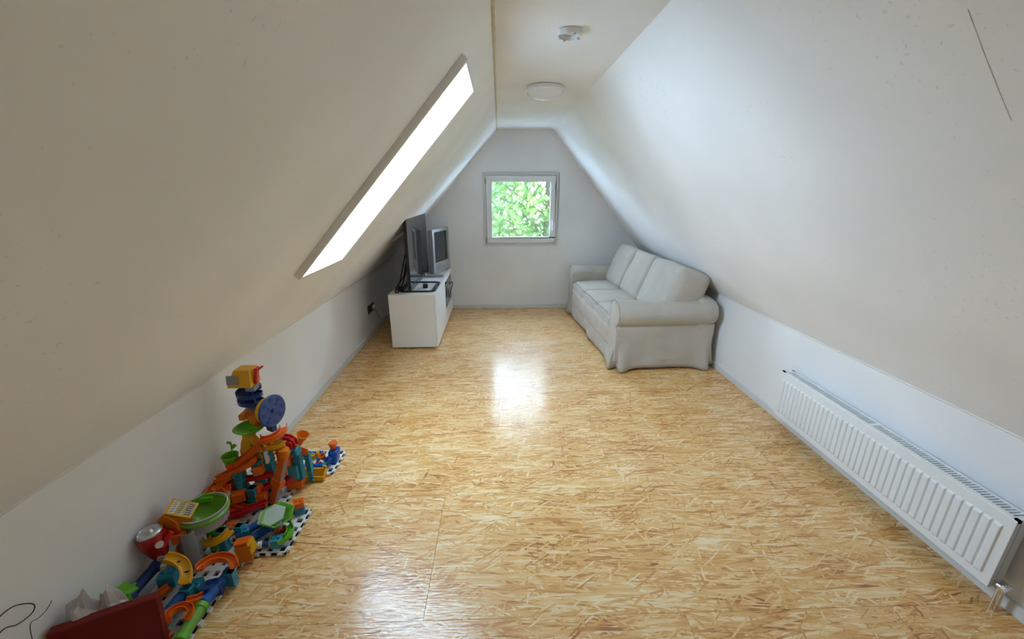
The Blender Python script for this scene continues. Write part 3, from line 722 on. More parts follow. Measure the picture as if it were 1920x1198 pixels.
WHT = pl('white', (0.78, 0.78, 0.77)); CLR = pl('clear', (0.75, 0.78, 0.80), .72, .12); GRY = pl('grey', (0.30, 0.31, 0.35)); DRK = pl('dark', (0.03, 0.03, 0.035)); SLV = plain('toy_silver', (.62, .63, .65), .3, metal=.8)
G_RUN = 'marble run pieces along the left wall'

def base_plate(x0, x1, y0, y1, label):
    t = empty('base_plate', ((x0+x1)/2, (y0+y1)/2, 0), label, 'toy plate', 'white base plates of the marble run')
    nx, ny = max(2, round((x1-x0)/.052)), max(2, round((y1-y0)/.052)); mb = MB(); px_, py_ = (x1-x0)/nx, (y1-y0)/ny; hw = .26
    for i in range(nx+1):
        x = x0+i*px_; e = px_*hw*(.6 if i in (0, nx) else 1)
        mb.bx(max(x0, x-e), min(x1, x+e), y0, y1, .004, .018)
    for j in range(ny+1):
        y = y0+j*py_; e = py_*hw*(.6 if j in (0, ny) else 1)
        mb.bx(x0, x1, max(y0, y-e), min(y1, y+e), .0041, .0179)
    mb.build('grid', WHT, t)
    MB().bx(x0+.004, x1-.004, y0+.004, y1-.004, .0005, .004).build('underside', DRK, t)
    for j in range(ny): MB().box((x1+.004, y0+(j+.5)*py_, .010), (.012, .020, .012)).build('edge_tab', WHT, t)
    for i in range(nx): MB().box((x0+(i+.5)*px_, y0-.003, .010), (.020, .010, .012)).build('edge_tab', WHT, t)
    return t
base_plate(-1.452, -1.165, .93, 1.452, 'white slotted base plate nearest the viewer, under the green and blue tubes')
base_plate(-1.452, -.992, 1.472, 1.742, 'widest white slotted base plate, under the green funnel and the clear tube')
base_plate(-1.452, -1.150, 1.760, 2.000, 'white slotted base plate under the tall marble run tower')
base_plate(-1.285, -.992, 2.022, 2.240, 'white slotted base plate farthest from the viewer, holding the marbles')

def column(mb, x, y, z0, z1, w=.038):
    """slotted square toy column with collars"""
    mb.box((x, y, (z0+z1)/2), (w, w, z1-z0)); n = max(1, int((z1-z0)/.05))
    for i in range(n+1):
        z = z0+(z1-z0)*i/n; mb.box((x, y, min(max(z, z0+.005), z1-.005)), (w*1.22, w*1.22, .010))
    return mb
def bowl(c, r, h, n=28, lip=.006):
    P = [(r+lip, 1.0), (r, .98)]
    for i in range(9):
        a = i/8; P.append((r*(1-a)**.8*.92+.012, .92*(1-a)**1.6))
    P += [(.012, -.3), (.018, -.3)]
    for i in range(9):
        a = 1-i/8; P.append((r*(1-a)**.8*.92+.020, .92*(1-a)**1.6-.08))
    P += [(r+lip, .92), (r+lip, 1.0)]
    return MB().lathe(P, c, (c[0], c[1], c[2]+h), n)
def spiral(c, r, h, turns, n=40, w=.045):
    pts = [(c[0]+r*math.cos(2*math.pi*turns*i/n), c[1]+r*math.sin(2*math.pi*turns*i/n), c[2]+h*(1-i/n)) for i in range(n+1)]
    return MB().trough(pts, w, .016, .003)

# ---- tall tower at the back of the run
tw = empty('marble_run_tower', (-1.30, 1.87, .018), 'tall orange and teal marble run tower topped by a yellow hopper', 'marble run', G_RUN)
hp = MB().add([(-1.365, 1.86, .655), (-1.245, 1.86, .655), (-1.245, 1.955, .655), (-1.365, 1.955, .655), (-1.325, 1.875, .745), (-1.245, 1.875, .745), (-1.245, 1.945, .745), (-1.325, 1.945, .745)],
              [(0, 3, 2, 1), (4, 5, 6, 7), (0, 1, 5, 4), (1, 2, 6, 5), (2, 3, 7, 6), (3, 0, 4, 7)]).build('hopper', YEL, tw, bevel=.004)
MB().obox((-1.345, 1.860, .675), [(1, 0, 0), (0, 1, 0), (0, .15, 1)], (-.012, -.004, 0), (.042, .002, .045)).build('sticker', GRY, hp, label='grey sticker')
for zz in (.675, .695, .715): MB().box((-1.262, 1.8655+(zz-.655)*.16, zz), (.018, .004, .006)).build('slot', pl('amber', (.45, .2, .01)), hp)
hd_ = MB(); hd_.box((-1.232, 1.90, .700), (.016, .022, .075), 0, 0, R(12)); hd_.box((-1.222, 1.90, .742), (.016, .03, .018), 0, 0, R(40)); hd_.box((-1.203, 1.90, .748), (.030, .014, .010), 0, 0, R(-35))
hd_.build('lever', RED, tw, bevel=.003)
MB().bx(-1.285, -1.240, 1.875, 1.935, .628, .656).build('hopper_neck', GRY, tw, bevel=.003)
spiral((-1.288, 1.905, .535), .030, .095, 2.3, 46, .058).build('spiral_slide', NAV, tw, smooth=True)
MB().cyl((-1.288, 1.905, .520), (-1.288, 1.905, .645), .016, n=14).build('spiral_core', NAV, tw, smooth=True)
MB().cyl((-1.298, 1.905, .495), (-1.290, 1.905, .542), .024, .030, 20).build('clear_sleeve', CLR, tw, smooth=True)
el_ = MB(); el_.tube([(-1.300, 1.90, .515), (-1.300, 1.90, .478), (-1.275, 1.885, .462), (-1.245, 1.87, .455)], .026, 12); el_.box((-1.335, 1.90, .478), (.03, .05, .03))
el_.build('elbow', ORT, tw, smooth=True)
bowl((-1.298, 1.868, .405), .062, .034).build('green_bowl', GRN, tw, smooth=True)
cl = MB(); cl.cyl((-1.335, 1.89, .245), (-1.322, 1.885, .400), .038, .030, 20); cl.cyl((-1.338, 1.89, .25), (-1.337, 1.89, .29), .046, n=20)
cl.build('yellow_column', YLT, tw, smooth=True)
ar_ = MB().sweep([(-.022, -.006), (.022, -.006), (.022, .006), (-.022, .006)], [(-1.292+.036*math.cos(R(a)), 1.845, .300+.080*math.sin(R(a))) for a in range(180, -1, -15)], (0, 1, 0)).build('yellow_arch', YEL, tw, smooth=True)
# blue peg wheel
dc = Vector((-1.190, 1.895, .508)); dn = Vector((.96, -.27, .05)).normalized()
MB().lathe([(0, 0), (.080, 0), (.084, .3), (.084, .7), (.080, 1), (0, 1)], dc, dc+dn*.014, 40).build('peg_wheel', BLU if False else plain('toy_steel_blue', (.035, .085, .28), .3), tw, smooth=True)
dx = dn.orthogonal().normalized(); dy = dn.cross(dx)
wheel = [o for o in COL.objects if o.name.startswith('peg_wheel')][-1]
for k in range(8):
    a = 2*math.pi*k/8
    for rr_, sz in ((.060, .0115), (.038, .0075)):
        if rr_ < .05 and k % 2: continue
        q = dc+dn*.0135+(dx*math.cos(a)+dy*math.sin(a))*rr_
        MB().cyl(q, q+dn*.0025, sz, n=12).build('peg_hole', NAV, wheel)
MB().cyl(dc+dn*.012, dc+dn*.022, .012, n=16).build('axle', NAV, wheel)
MB().lathe([(.050, 0), (.066, 0), (.066, 1), (.050, 1), (.050, 0)], dc-dn*.034, dc-dn*.012, 30).build('wheel_ring', YEL, tw, smooth=True)
MB().box((-1.212, 1.905, .415), (.05, .03, .06), R(-30)).build('wheel_stand', NAV, tw, bevel=.004)
MB().trough(arc((-1.185, 1.845, .395), .062, 200, 395, 18, -.008, .022), .036, .022, .004).build('curved_track', ORG, tw, smooth=True)
MB().trough(arc((-1.165, 1.86, .330), .050, 150, 330, 14, .0, .02), .034, .018, .004).build('curved_track', YEL, tw, smooth=True)
MB().cyl((-1.170, 1.865, .300), (-1.170, 1.865, .385), .022, n=16).build('clear_sleeve', CLR, tw, smooth=True)
MB().cyl((-1.192, 1.87, .30), (-1.192, 1.87, .355), .030, .026, 18).build('orange_sleeve', ORT, tw, smooth=True)
MB().box((-1.220, 1.835, .275), (.022, .03, .075), R(20)).build('white_plug', WHT, tw, bevel=.003)
# orange half-pipes stepping down to the left
MB().trough([(-1.235, 1.835, .345), (-1.262, 1.83, .322), (-1.300, 1.815, .290), (-1.345, 1.80, .262), (-1.395, 1.785, .250)], .040, .022, .004).build('curved_track', ORG, tw, smooth=True)
MB().tube(arc((-1.232, 1.835, .338), .020, 0, 360, 16), .006, 8).build('ring', ORG, tw, smooth=True)
MB().trough([(-1.255, 1.80, .285), (-1.28, 1.79, .262), (-1.33, 1.775, .240), (-1.385, 1.755, .222), (-1.43, 1.735, .205)], .040, .020, .004).build('curved_track', ORG, tw, smooth=True)
MB().trough([(-1.375, 1.77, .205), (-1.41, 1.745, .190), (-1.435, 1.71, .175), (-1.430, 1.67, .165)], .038, .022, .004).build('curved_track', ORG, tw, smooth=True)
MB().trough(arc((-1.395, 1.665, .150), .055, 60, 230, 14, .02, -.005), .034, .020, .004).build('curved_track', ORG, tw, smooth=True)
cup = MB().lathe([(.030, 0), (.040, 1), (.036, 1), (.026, .1), (0, .1)], (-1.395, 1.815, .255), (-1.395, 1.815, .300), 18).build('green_cup', GRN, tw, smooth=True)
fg = MB(); fg.cyl((-1.385, 1.82, .29), (-1.378, 1.82, .362), .004, n=8); fg.box((-1.366, 1.818, .350), (.026, .006, .018), 0, 0, R(-40)); fg.box((-1.388, 1.822, .368), (.022, .006, .012), 0, 0, R(25))
fg.build('flag', GRN, cup)
for (x, y, z0, z1, mt) in ((-1.335, 1.765, .018, .235, TET), (-1.265, 1.805, .018, .27, TEA), (-1.222, 1.845, .018, .30, TEA), (-1.272, 1.745, .018, .155, TEA), (-1.395, 1.765, .018, .18, ORG), (-1.375, 1.835, .018, .245, ORG), (-1.255, 1.900, .018, .33, ORG), (-1.31, 1.89, .018, .25, YEL), (-1.215, 1.945, .018, .28, ORG)):
    column(MB(), x, y, z0, z1, .036).build('column', mt, tw, bevel=.002)
for (p0, p1, mt) in (((-1.335, 1.79, .165), (-1.190, 1.80, .185), RED), ((-1.255, 1.83, .055), (-1.140, 1.90, .100), RED), ((-1.30, 1.75, .110), (-1.20, 1.80, .125), RED), ((-1.44, 1.70, .125), (-1.31, 1.74, .105), ORG), ((-1.37, 1.72, .075), (-1.27, 1.70, .055), ORG), ((-1.43, 1.74, .09), (-1.36, 1.69, .05), ORG)):
    a, b_ = Vector(p0), Vector(p1); MB().trough([a, a.lerp(b_, .5)-Vector((0, 0, .004)), b_], .030, .016, .004).build('track', mt, tw, smooth=True)
for (c_, d_, mt, rz) in (((-1.330, 1.725, .120), (.06, .045, .05), ORG, 20), ((-1.240, 1.755, .085), (.05, .045, .045), ORG, 10), ((-1.425, 1.72, .165), (.05, .045, .045), ORG, 30), ((-1.345, 1.705, .040), (.07, .05, .045), ORG, 15), ((-1.265, 1.77, .130), (.05, .04, .04), ORG, -20), ((-1.385, 1.71, .130), (.045, .03, .05), WHT, 10), ((-1.250, 1.79, .225), (.045, .04, .045), ORG, 25), ((-1.22, 1.80, .045), (.05, .04, .035), TEA, 0)):
    MB().box(c_, d_, R(rz)).build('connector', mt, tw, bevel=.005)

# ---- lift arm tower with the teal head, right of the tall tower
lt = empty('marble_run_lift', (-1.15, 1.87, .018), 'orange slanted marble lift arm beside a teal column with red arch', 'marble run', G_RUN)
q0, q1 = Vector((-1.205, 1.775, .022)), Vector((-1.122, 1.815, .290)); ax_ = (q1-q0).normalized(); sd_ = Vector((.9, -.35, 0)).normalized(); sd_ = (sd_-ax_*sd_.dot(ax_)).normalized(); nn_ = ax_.cross(sd_)
MB().obox(q0, [sd_, nn_, ax_], (-.021, -.012, 0), (.021, .012, (q1-q0).length)).build('lift_arm', ORG, lt, bevel=.004)
for k_ in (.22, .30, .55): MB().obox(q0+ax_*k_*(q1-q0).length, [sd_, nn_, ax_], (-.004, .0121, -.010), (.004, .0125, .010)).build('pale_slot', pl('pale_orange', (.85, .4, .2)), lt)  # short pale orange strips on the face of the arm
MB().obox(q0+ax_*.125, [sd_, nn_, ax_], (-.032, -.018, -.022), (.032, .018, .022)).build('collar', ORG, lt, bevel=.004)
MB().lathe([(0, 0), (.026, .15), (.032, .5), (.026, .85), (0, 1)], q1+Vector((0, 0, -.012)), q1+Vector((.004, 0, .048)), 20).build('cap', ORT, lt, smooth=True)
MB().obox(q0+sd_*.023, [sd_, nn_, ax_], (-.002, -.013, .03), (.003, .013, .26)).build('clear_strip', CLR, lt)
tc_ = column(MB(), -1.112, 1.915, .075, .255, .034); tc_.build('column', TET, lt, bevel=.002)
MB().box((-1.118, 1.900, .262), (.065, .045, .045), R(-15), R(10)).build('teal_head', TET, lt, bevel=.008)
MB().box((-1.150, 1.915, .040), (.080, .055, .045), R(12)).build('base_block', ORG, lt, bevel=.006)
MB().box((-1.118, 1.93, .058), (.03, .03, .05)).build('base_block', ORG, lt, bevel=.005)
MB().trough([(-1.190, 1.90, .335), (-1.160, 1.90, .345), (-1.128, 1.90, .340), (-1.108, 1.90, .318), (-1.104, 1.90, .290)], .034, .012, .006).build('red_arch', RED, lt, smooth=True)
MB().box((-1.125, 1.895, .305), (.034, .04, .05), 0, R(10)).build('red_body', RED, lt, bevel=.006)
MB().lathe([(.010, 0), (.014, .4), (.034, 1), (.030, 1), (.010, .45)], (-1.108, 1.95, .262), (-1.078, 1.945, .330), 18).build('horn', ORT, lt, smooth=True)
MB().trough([(-1.13, 1.935, .24), (-1.10, 1.94, .225), (-1.08, 1.95, .205)], .028, .016, .004).build('track', ORG, lt, smooth=True)
column(MB(), -1.085, 1.965, .018, .20, .026).build('column', TEA, lt, bevel=.002)
MB().trough([(-1.115, 1.925, .195), (-1.18, 1.90, .175), (-1.215, 1.885, .165)], .030, .016, .004).build('track', RED, lt, smooth=True)
MB().trough([(-1.125, 1.895, .100), (-1.17, 1.87, .075), (-1.225, 1.85, .060)], .030, .018, .004).build('track', RED, lt, smooth=True)
MB().box((-1.135, 1.90, .130), (.05, .05, .085), R(8)).build('teal_body', TEA, lt, bevel=.005)
MB().box((-1.165, 1.90, .215), (.045, .045, .11), R(8)).build('orange_body', ORG, lt, bevel=.005)

# ---- bowl tower: green vortex bowl in a clear cylinder, translucent orange house with printed sign
bt = empty('marble_run_vortex', (-1.34, 1.48, .018), 'green vortex bowl on a clear tube with an orange house beside it', 'marble run', G_RUN)
bowl((-1.325, 1.500, .175), .086, .075, 32, .003).build('vortex_bowl', GRT, bt, smooth=True)
MB().lathe([(.088, 0), (.092, 1), (.090, 1), (.086, 0)], (-1.325, 1.500, .185), (-1.325, 1.500, .258), 36).build('clear_rim', CLR, bt, smooth=True)
MB().tube(arc((-1.325, 1.500, .258), .091, 0, 360, 36), .0022, 6).build('rim_edge', pl('pale_clear', (.8, .85, .82), .3), bt, smooth=True)
MB().lathe([(.042, 0), (.042, 1), (.039, 1), (.039, 0)], (-1.365, 1.425, .022), (-1.352, 1.425, .215), 28).build('clear_tube', CLR, bt, smooth=True)
column(MB(), -1.385, 1.440, .018, .185, .034).build('column', TET, bt, bevel=.002)
column(MB(), -1.275, 1.500, .018, .13, .034).build('column', TEA, bt, bevel=.002)
MB().cyl((-1.325, 1.50, .018), (-1.325, 1.50, .165), .016, n=14).build('drain', GRN, bt, smooth=True)
MB().trough(arc((-1.368, 1.425, .09), .028, 180, 360, 10, .03, -.01), .028, .014, .004).build('inner_track', ORG, bt, smooth=True)
house = MB(); hx0, hx1, hy0, hy1 = -1.435, -1.358, 1.395, 1.475
house.add([(hx0, hy0, .212), (hx1, hy0, .212), (hx1, hy1, .212), (hx0, hy1, .212), (hx0, hy0, .285), (hx1, hy0, .275), (hx1, hy1, .275), (hx0, hy1, .285), ((hx0+hx1)/2-.01, hy0, .315), ((hx0+hx1)/2-.01, hy1, .315)],
          [(0, 3, 2, 1), (0, 1, 5, 8, 4), (3, 7, 9, 6, 2), (1, 2, 6, 5), (0, 4, 7, 3), (4, 8, 9, 7), (5, 6, 9, 8)])
ho = house.build('house', ORT, bt, bevel=.003)
# printed sign on the roof: yellow frame, white and yellow cells with dark marks
so_ = Vector((-1.402, 1.398, .318)); su = Vector((.80, .18, -.42)).normalized(); sv = Vector((.05, .93, .30)); sv = (sv-su*sv.dot(su)).normalized(); sn = su.cross(sv)
sg_ = MB().obox(so_, [su, sv, sn], (0, 0, 0), (.098, .066, .004)).build('sign', YEL, bt, bevel=.001)
for c0, c1, mt in ((.010, .032, WHT), (.036, .060, pl('sign_cream', (.66, .60, .36))), (.064, .092, pl('sign_grey', (.52, .48, .44)))):
    MB().obox(so_, [su, sv, sn], (c0, .006, .004), (c1, .060, .0045)).build('sign_cell', mt, sg_)
mk = MB()
for i in range(5): mk.obox(so_+su*.014+sv*(.010+i*.010), [(su+sv*.45).normalized(), sv, sn], (0, 0, .0045), (.014, .0028, .0049))
for i in range(6): mk.obox(so_+su*.038+sv*(.008+i*.0085), [(su+sv*.5).normalized(), sv, sn], (0, 0, .0045), (.018, .0028, .0049))
for i in range(3):
    mk.obox(so_+su*.067+sv*(.010+i*.017), [su, sv, sn], (0, 0, .0045), (.020, .003, .0049)); mk.obox(so_+su*.067+sv*(.019+i*.017), [su, sv, sn], (0, 0, .0045), (.020, .003, .0049))
    mk.obox(so_+su*(.067 if i % 2 else .084)+sv*(.010+i*.017), [su, sv, sn], (0, 0, .0045), (.003, .012, .0049))
mk.build('printed_marks', pl('print_dark', (.10, .08, .07)), sg_)
MB().box((-1.372, 1.405, .195), (.05, .045, .045), R(20)).build('neck', ORG, bt, bevel=.005)
MB().trough([(-1.43, 1.395, .165), (-1.415, 1.395, .20), (-1.39, 1.40, .225), (-1.365, 1.405, .215)], .030, .020, .004).build('red_arm', RED, bt, smooth=True)
MB().trough([(-1.42, 1.47, .02), (-1.415, 1.53, .235), (-1.38, 1.56, .245), (-1.335, 1.575, .24)][1:], .030, .018, .004).build('feed_track', GRN, bt, smooth=True)

# ---- single pieces lying on or plugged into the plates
def piece(name, label, cat, loc): return empty(name, loc, label, cat, G_RUN)
def track_piece(label, pts, mt, w=.034, h=.018, holes=0, support=None, smt=None):
    t = piece('curved_track', label, 'toy track', tuple(Vector(pts[len(pts)//2])))
    MB().trough(pts, w, h, .004).build('channel', mt, t, smooth=True)
    for i in range(holes):
        p = Vector(pts[int((i+1)*len(pts)/(holes+1))]); MB().box((p.x, p.y, p.z+.0005), (.016, .008, .002)).build('slot', DRK, t)
    if support:
        column(MB(), support[0], support[1], .018, support[2], .030).build('support', smt or TEA, t, bevel=.002)
    return t
track_piece('yellow banana-shaped marble track in front of the clear tube', arc((-1.335, 1.235, .150), .085, 108, 5, 16, .03, -.030, .075), YEL, .040, .016, 2, (-1.25, 1.245, .10), TET)
track_piece('glossy orange arched marble track between yellow banana track and orange cube', arc((-1.165, 1.300, .115), .062, 190, 20, 16, .02, .0, .052), ORG, .032, .020, 1, (-1.135, 1.325, .085), TEA)
track_piece('amber curved track under the green vortex bowl', arc((-1.275, 1.495, .095), .058, 190, 350, 14, .0, .045), YEL, .034, .014, 1, (-1.235, 1.555, .10), TEA)
def tube_piece(label, p0, p1, r, mt, cap_mt, extra=None):
    t = piece('marble_tube', label, 'toy tube', tuple((Vector(p0)+Vector(p1))/2)); p0, p1 = Vector(p0), Vector(p1)
    MB().lathe([(r, 0), (r, 1), (r*.86, 1), (r*.86, 0), (r, 0)], p0, p1, 16).build('tube', mt, t, smooth=True)
    for k in (0.0, 1.0):
        q = p0.lerp(p1, k); d = (p1-p0).normalized()*(.022 if k == 0 else -.022)
        MB().lathe([(r*1.0, 0), (r*1.22, .1), (r*1.22, .9), (r*1.0, 1)], q, q+d, 16).build('socket', cap_mt, t, smooth=True)
    return t
tube_piece('long blue marble tube along the plate edge, nearest the bare floor', (-1.152, 1.350, .062), (-1.175, 1.215, .050), .019, BLT, BLU)
tube_piece('green marble tube continuing the blue one along the plate edge', (-1.176, 1.212, .050), (-1.168, 1.075, .044), .020, GRT, GRN)
tube_piece('blue marble tube running under the green funnel, left of the pair', (-1.150, 1.635, .055), (-1.250, 1.540, .050), .019, BLT, BLU)
tube_piece('blue marble tube running under the green funnel, right of the pair', (-1.110, 1.600, .052), (-1.185, 1.500, .048), .019, BLT, TEA)
tube_piece('dark blue marble tube leaning by the wall below the red can', (-1.418, 1.330, .130), (-1.440, 1.200, .105), .020, plain('toy_navy_clear', (.02, .05, .20), .2, alpha_mix=.25), NAV)
tube_piece('short navy tube between the orange cube and the green bend', (-1.125, 1.495, .040), (-1.055, 1.510, .040), .014, NAV, WHT)
tube_piece('blue marble tube in the middle of the nearest plate', (-1.262, 1.265, .075), (-1.285, 1.150, .060), .020, BLT, TEA)
def block(label, c, d, rz, mt, top=None, tmt=None):
    t = piece('toy_block', label, 'toy block', (c[0], c[1], c[2]-d[2]/2))
    MB().box(c, d, R(rz)).build('body', mt, t, bevel=.005)
    if top: MB().box((c[0], c[1], c[2]+d[2]/2+top[2]/2), top, R(rz)).build('top', tmt, t, bevel=.004)
    for s_ in (-1, 1): MB().box((c[0]+s_*d[0]*.22, c[1], c[2]+d[2]/2+(top[2] if top else 0)+.003), (d[0]*.22, d[1]*.3, .008), R(rz)).build('stud', tmt or mt, t)
    return t
# orange translucent cube station
t = piece('toy_gate', 'translucent orange cube-shaped gate piece with yellow flap', 'toy block', (-1.150, 1.455, .018))
MB().box((-1.150, 1.452, .062), (.062, .060, .085), R(18)).build('body', ORT, t, bevel=.005)
MB().obox((-1.120, 1.452, .085), [Vector((.9, .3, .2)).normalized(), (0, 1, 0), (-.2, 0, 1)], (0, -.022, -.03), (.006, .022, .03)).build('flap', YEL, t, bevel=.002)
MB().box((-1.155, 1.452, .110), (.058, .056, .012), R(18), R(-14)).build('lid', ORG, t, bevel=.004)
# green funnel with white plate
t = piece('marble_funnel', 'green six-sided funnel with a pale cover on a clear stem', 'toy funnel', (-1.085, 1.60, .018))
MB().lathe([(.078, 1), (.074, 1), (.016, 0), (.020, 0), (.078, .92), (.078, 1)], (-1.080, 1.605, .070), (-1.075, 1.600, .118), 6).build('funnel', GRT, t)
MB().lathe([(0, 0), (.064, 0), (.064, 1), (0, 1)], (-1.100, 1.595, .112), (-1.1, 1.594, .118), 6).build('cover', pl('frosted', (.52, .62, .50), .15, .5), t)
MB().cyl((-1.080, 1.605, .018), (-1.080, 1.605, .075), .018, n=14).build('stem', CLR, t, smooth=True)
block('teal block with orange top at the outer edge of the widest plate', (-1.035, 1.715, .038), (.048, .045, .040), 25, TEA, (.050, .046, .032), ORG)
block('teal cube beside the green bend at the front of the widest plate', (-1.045, 1.512, .042), (.050, .046, .046), 10, TEA)
track_piece('short green bend at the outer corner of the widest plate', arc((-1.045, 1.545, .045), .044, -75, 70, 12, 0, .015), GRN, .030, .018)
t = piece('toy_clip', 'small red clip in front of the green funnel', 'toy clip', (-1.05, 1.56, .02))
cb = MB(); cb.box((-1.055, 1.560, .040), (.045, .018, .020), R(15)); cb.box((-1.040, 1.575, .055), (.016, .016, .03), R(15)); cb.build('body', RED, t, bevel=.003)
MB().cyl((-1.063, 1.56, .05), (-1.063, 1.56, .066), .008, n=10).build('pin', ORG, t)
block('bright teal block at the end of the yellow banana track', (-1.252, 1.275, .060), (.060, .050, .050), 12, TET)
block('teal block near the front edge of the nearest plate', (-1.292, 1.135, .050), (.060, .055, .060), 20, TET)
block('teal block under the red can by the wall', (-1.365, 1.300, .085), (.060, .055, .060), 15, TET)
track_piece('orange curled track beside the green tube', arc((-1.215, 1.150, .060), .034, -20, 250, 16, .0, .03), ORG, .024, .016)
track_piece('red-orange straight ramp behind the curled orange track', [(-1.185, 1.235, .055), (-1.20, 1.215, .062), (-1.225, 1.195, .075)], ORG, .032, .018)
track_piece('orange ramp in the shade between wall and nearest blue tube', [(-1.335, 1.265, .075), (-1.36, 1.22, .07), (-1.385, 1.175, .062)], ORG, .034, .018)
track_piece('long red ramp leading to the clear funnel stem', [(-1.185, 1.700, .090), (-1.235, 1.685, .080), (-1.30, 1.665, .062), (-1.345, 1.65, .055)], RED, .034, .020)
track_piece('red ramp at the front edge of the nearest plate', [(-1.24, 1.10, .03), (-1.27, 1.08, .04), (-1.31, 1.05, .045)], RED, .036, .018)
track_piece('dark orange ramp at the front end of the nearest plate', [(-1.215, 1.10, .045), (-1.235, 1.075, .05), (-1.25, 1.04, .052)], ORG, .030, .016)
track_piece('green ramp lying on the front end of the nearest plate', [(-1.20, 1.05, .032), (-1.24, 1.045, .034), (-1.285, 1.04, .036)], GRN, .034, .016)
track_piece('orange ramp beside the green leaf-shaped piece', [(-1.345, 1.20, .055), (-1.39, 1.185, .065), (-1.43, 1.165, .07)], ORG, .040, .02)
for (lab, c, d, rz, mt) in (('small orange block behind the amber curved track', (-1.30, 1.60, .04), (.06, .05, .045), 15, ORG), ('orange block at the foot of the tall tower, wall side', (-1.40, 1.625, .06), (.06, .05, .085), 5, ORG),
                            ('teal block between the amber curved track and the blue tubes', (-1.225, 1.565, .045), (.05, .045, .05), 20, TEA), ('navy block under the orange arched track', (-1.18, 1.285, .045), (.07, .05, .05), 15, NAV)):
    block(lab, c, d, rz, mt)
# green leaf-shaped piece by the wall
t = piece('leaf_piece', 'bright green leaf-shaped toy piece by the wall behind the red lid', 'toy piece', (-1.42, 1.17, .09))
lv = MB()
for a, ln in ((10, .060), (55, .045), (120, .05), (175, .06), (230, .05), (300, .045)):
    d = Vector((math.cos(R(a)), math.sin(R(a)), .25)).normalized(); s_ = d.cross(Vector((0, 0, 1))).normalized(); n_ = s_.cross(d)
    o = Vector((-1.418, 1.172, .160)); lv.add([o-s_*.010, o+s_*.010, o+d*ln*.6+s_*.016, o+d*ln, o+d*ln*.6-s_*.016, o-s_*.010+n_*.007, o+s_*.010+n_*.007, o+d*ln*.6+s_*.016+n_*.007, o+d*ln+n_*.007, o+d*ln*.6-s_*.016+n_*.007],
                                         [(0, 4, 3, 2, 1), (5, 6, 7, 8, 9), (0, 1, 6, 5), (1, 2, 7, 6), (2, 3, 8, 7), (3, 4, 9, 8), (4, 0, 5, 9)])
lv.build('leaves', GRN, t); MB().cyl((-1.418, 1.172, .02), (-1.418, 1.172, .170), .022, .018, 14).build('hub', GRN, t, smooth=True)
# red can with silver lid
t = piece('toy_can', 'shiny red can-shaped toy with silver lid and white dot by the wall', 'toy can', (-1.425, 1.345, .12))
cA, cB = Vector((-1.415, 1.350, .135)), Vector((-1.427, 1.345, .272))
MB().lathe([(0, 0), (.018, 0), (.034, .28), (.046, .62), (.048, .88), (.040, 1), (0, 1)], cA, cB, 28).build('can', plain('toy_red_gloss', (.42, .012, .014), .18, metal=.3), t, smooth=True)
MB().lathe([(.041, 0), (.043, .25), (.036, .6), (.034, .5), (.018, .5), (.012, 1), (0, 1)], cB, cB+(cB-cA)*.16, 28).build('lid', SLV, t, smooth=True)
MB().lathe([(0, 0), (.014, 0), (.014, 1), (0, 1)], (-1.384, 1.326, .236), (-1.379, 1.320, .237), 18).build('dot', WHT, t)
MB().lathe([(0, 0), (.011, 0), (.011, 1), (0, 1)], (-1.392, 1.320, .170), (-1.388, 1.314, .170), 14).build('emblem', pl('pale_emblem', (.45, .38, .42)), t)
for (x, y, z) in ((-1.372, 1.325, .165), (-1.385, 1.310, .135)): MB().lathe([(0, 0), (.010, .2), (.010, .8), (0, 1)], (x, y, z-.016), (x+.006, y, z+.016), 12).build('glove', pl('cream', (.62, .58, .52)), t, smooth=True)
MB().tube([(-1.385, 1.335, .215), (-1.368, 1.345, .24), (-1.355, 1.36, .262)], .010, 10).build('arm', RED, t, smooth=True)

# ---- far plate: yellow bin, tubes, blue launcher, cups, marbles
t = piece('marble_bin', 'yellow open marble tray in front of the farthest base plate', 'toy tray', (-1.085, 1.995, 0))
mb = MB(); x0, x1, y0, y1 = -1.160, -1.015, 1.962, 2.018
mb.add([(x0+.008, y0+.004, .003), (x1-.008, y0+.004, .003), (x1-.008, y1-.004, .003), (x0+.008, y1-.004, .003), (x0, y0, .038), (x1, y0, .038), (x1, y1, .058), (x0, y1, .058),
        (x0+.008, y0+.006, .036), (x1-.008, y0+.006, .036), (x1-.008, y1-.006, .056), (x0+.008, y1-.006, .056), (x0+.014, y0+.010, .010), (x1-.014, y0+.010, .010), (x1-.014, y1-.010, .010), (x0+.014, y1-.010, .010)],
       [(0, 3, 2, 1), (0, 1, 5, 4), (1, 2, 6, 5), (2, 3, 7, 6), (3, 0, 4, 7), (4, 5, 9, 8), (5, 6, 10, 9), (6, 7, 11, 10), (7, 4, 8, 11), (8, 9, 13, 12), (9, 10, 14, 13), (10, 11, 15, 14), (11, 8, 12, 15), (12, 13, 14, 15)])
mb.build('tray', YEL, t)
for s_ in (0, 1): MB().box(((x0, x1)[s_]+(.012 if s_ == 0 else -.012), y1-.002, .062), (.022, .010, .022)).build('clip', YEL, t, bevel=.002)
tube_piece('blue marble tube on the farthest plate, nearest the yellow tray', (-1.195, 2.045, .040), (-1.035, 2.060, .040), .016, BLT, TET)
tube_piece('blue marble tube on the farthest plate, behind the marbles', (-1.255, 2.165, .042), (-1.120, 2.175, .042), .016, BLT, YEL)
t = piece('marble_launcher', 'blue marble launcher with orange cup on the farthest base plate', 'toy launcher', (-1.02, 2.125, .018))
MB().obox((-1.022, 2.125, .018), [(1, 0, 0), (0, 1, 0), Vector((.10, .25, 1)).normalized()], (-.030, -.032, 0), (.026, .032, .080)).build('body', BLU, t, bevel=.010)
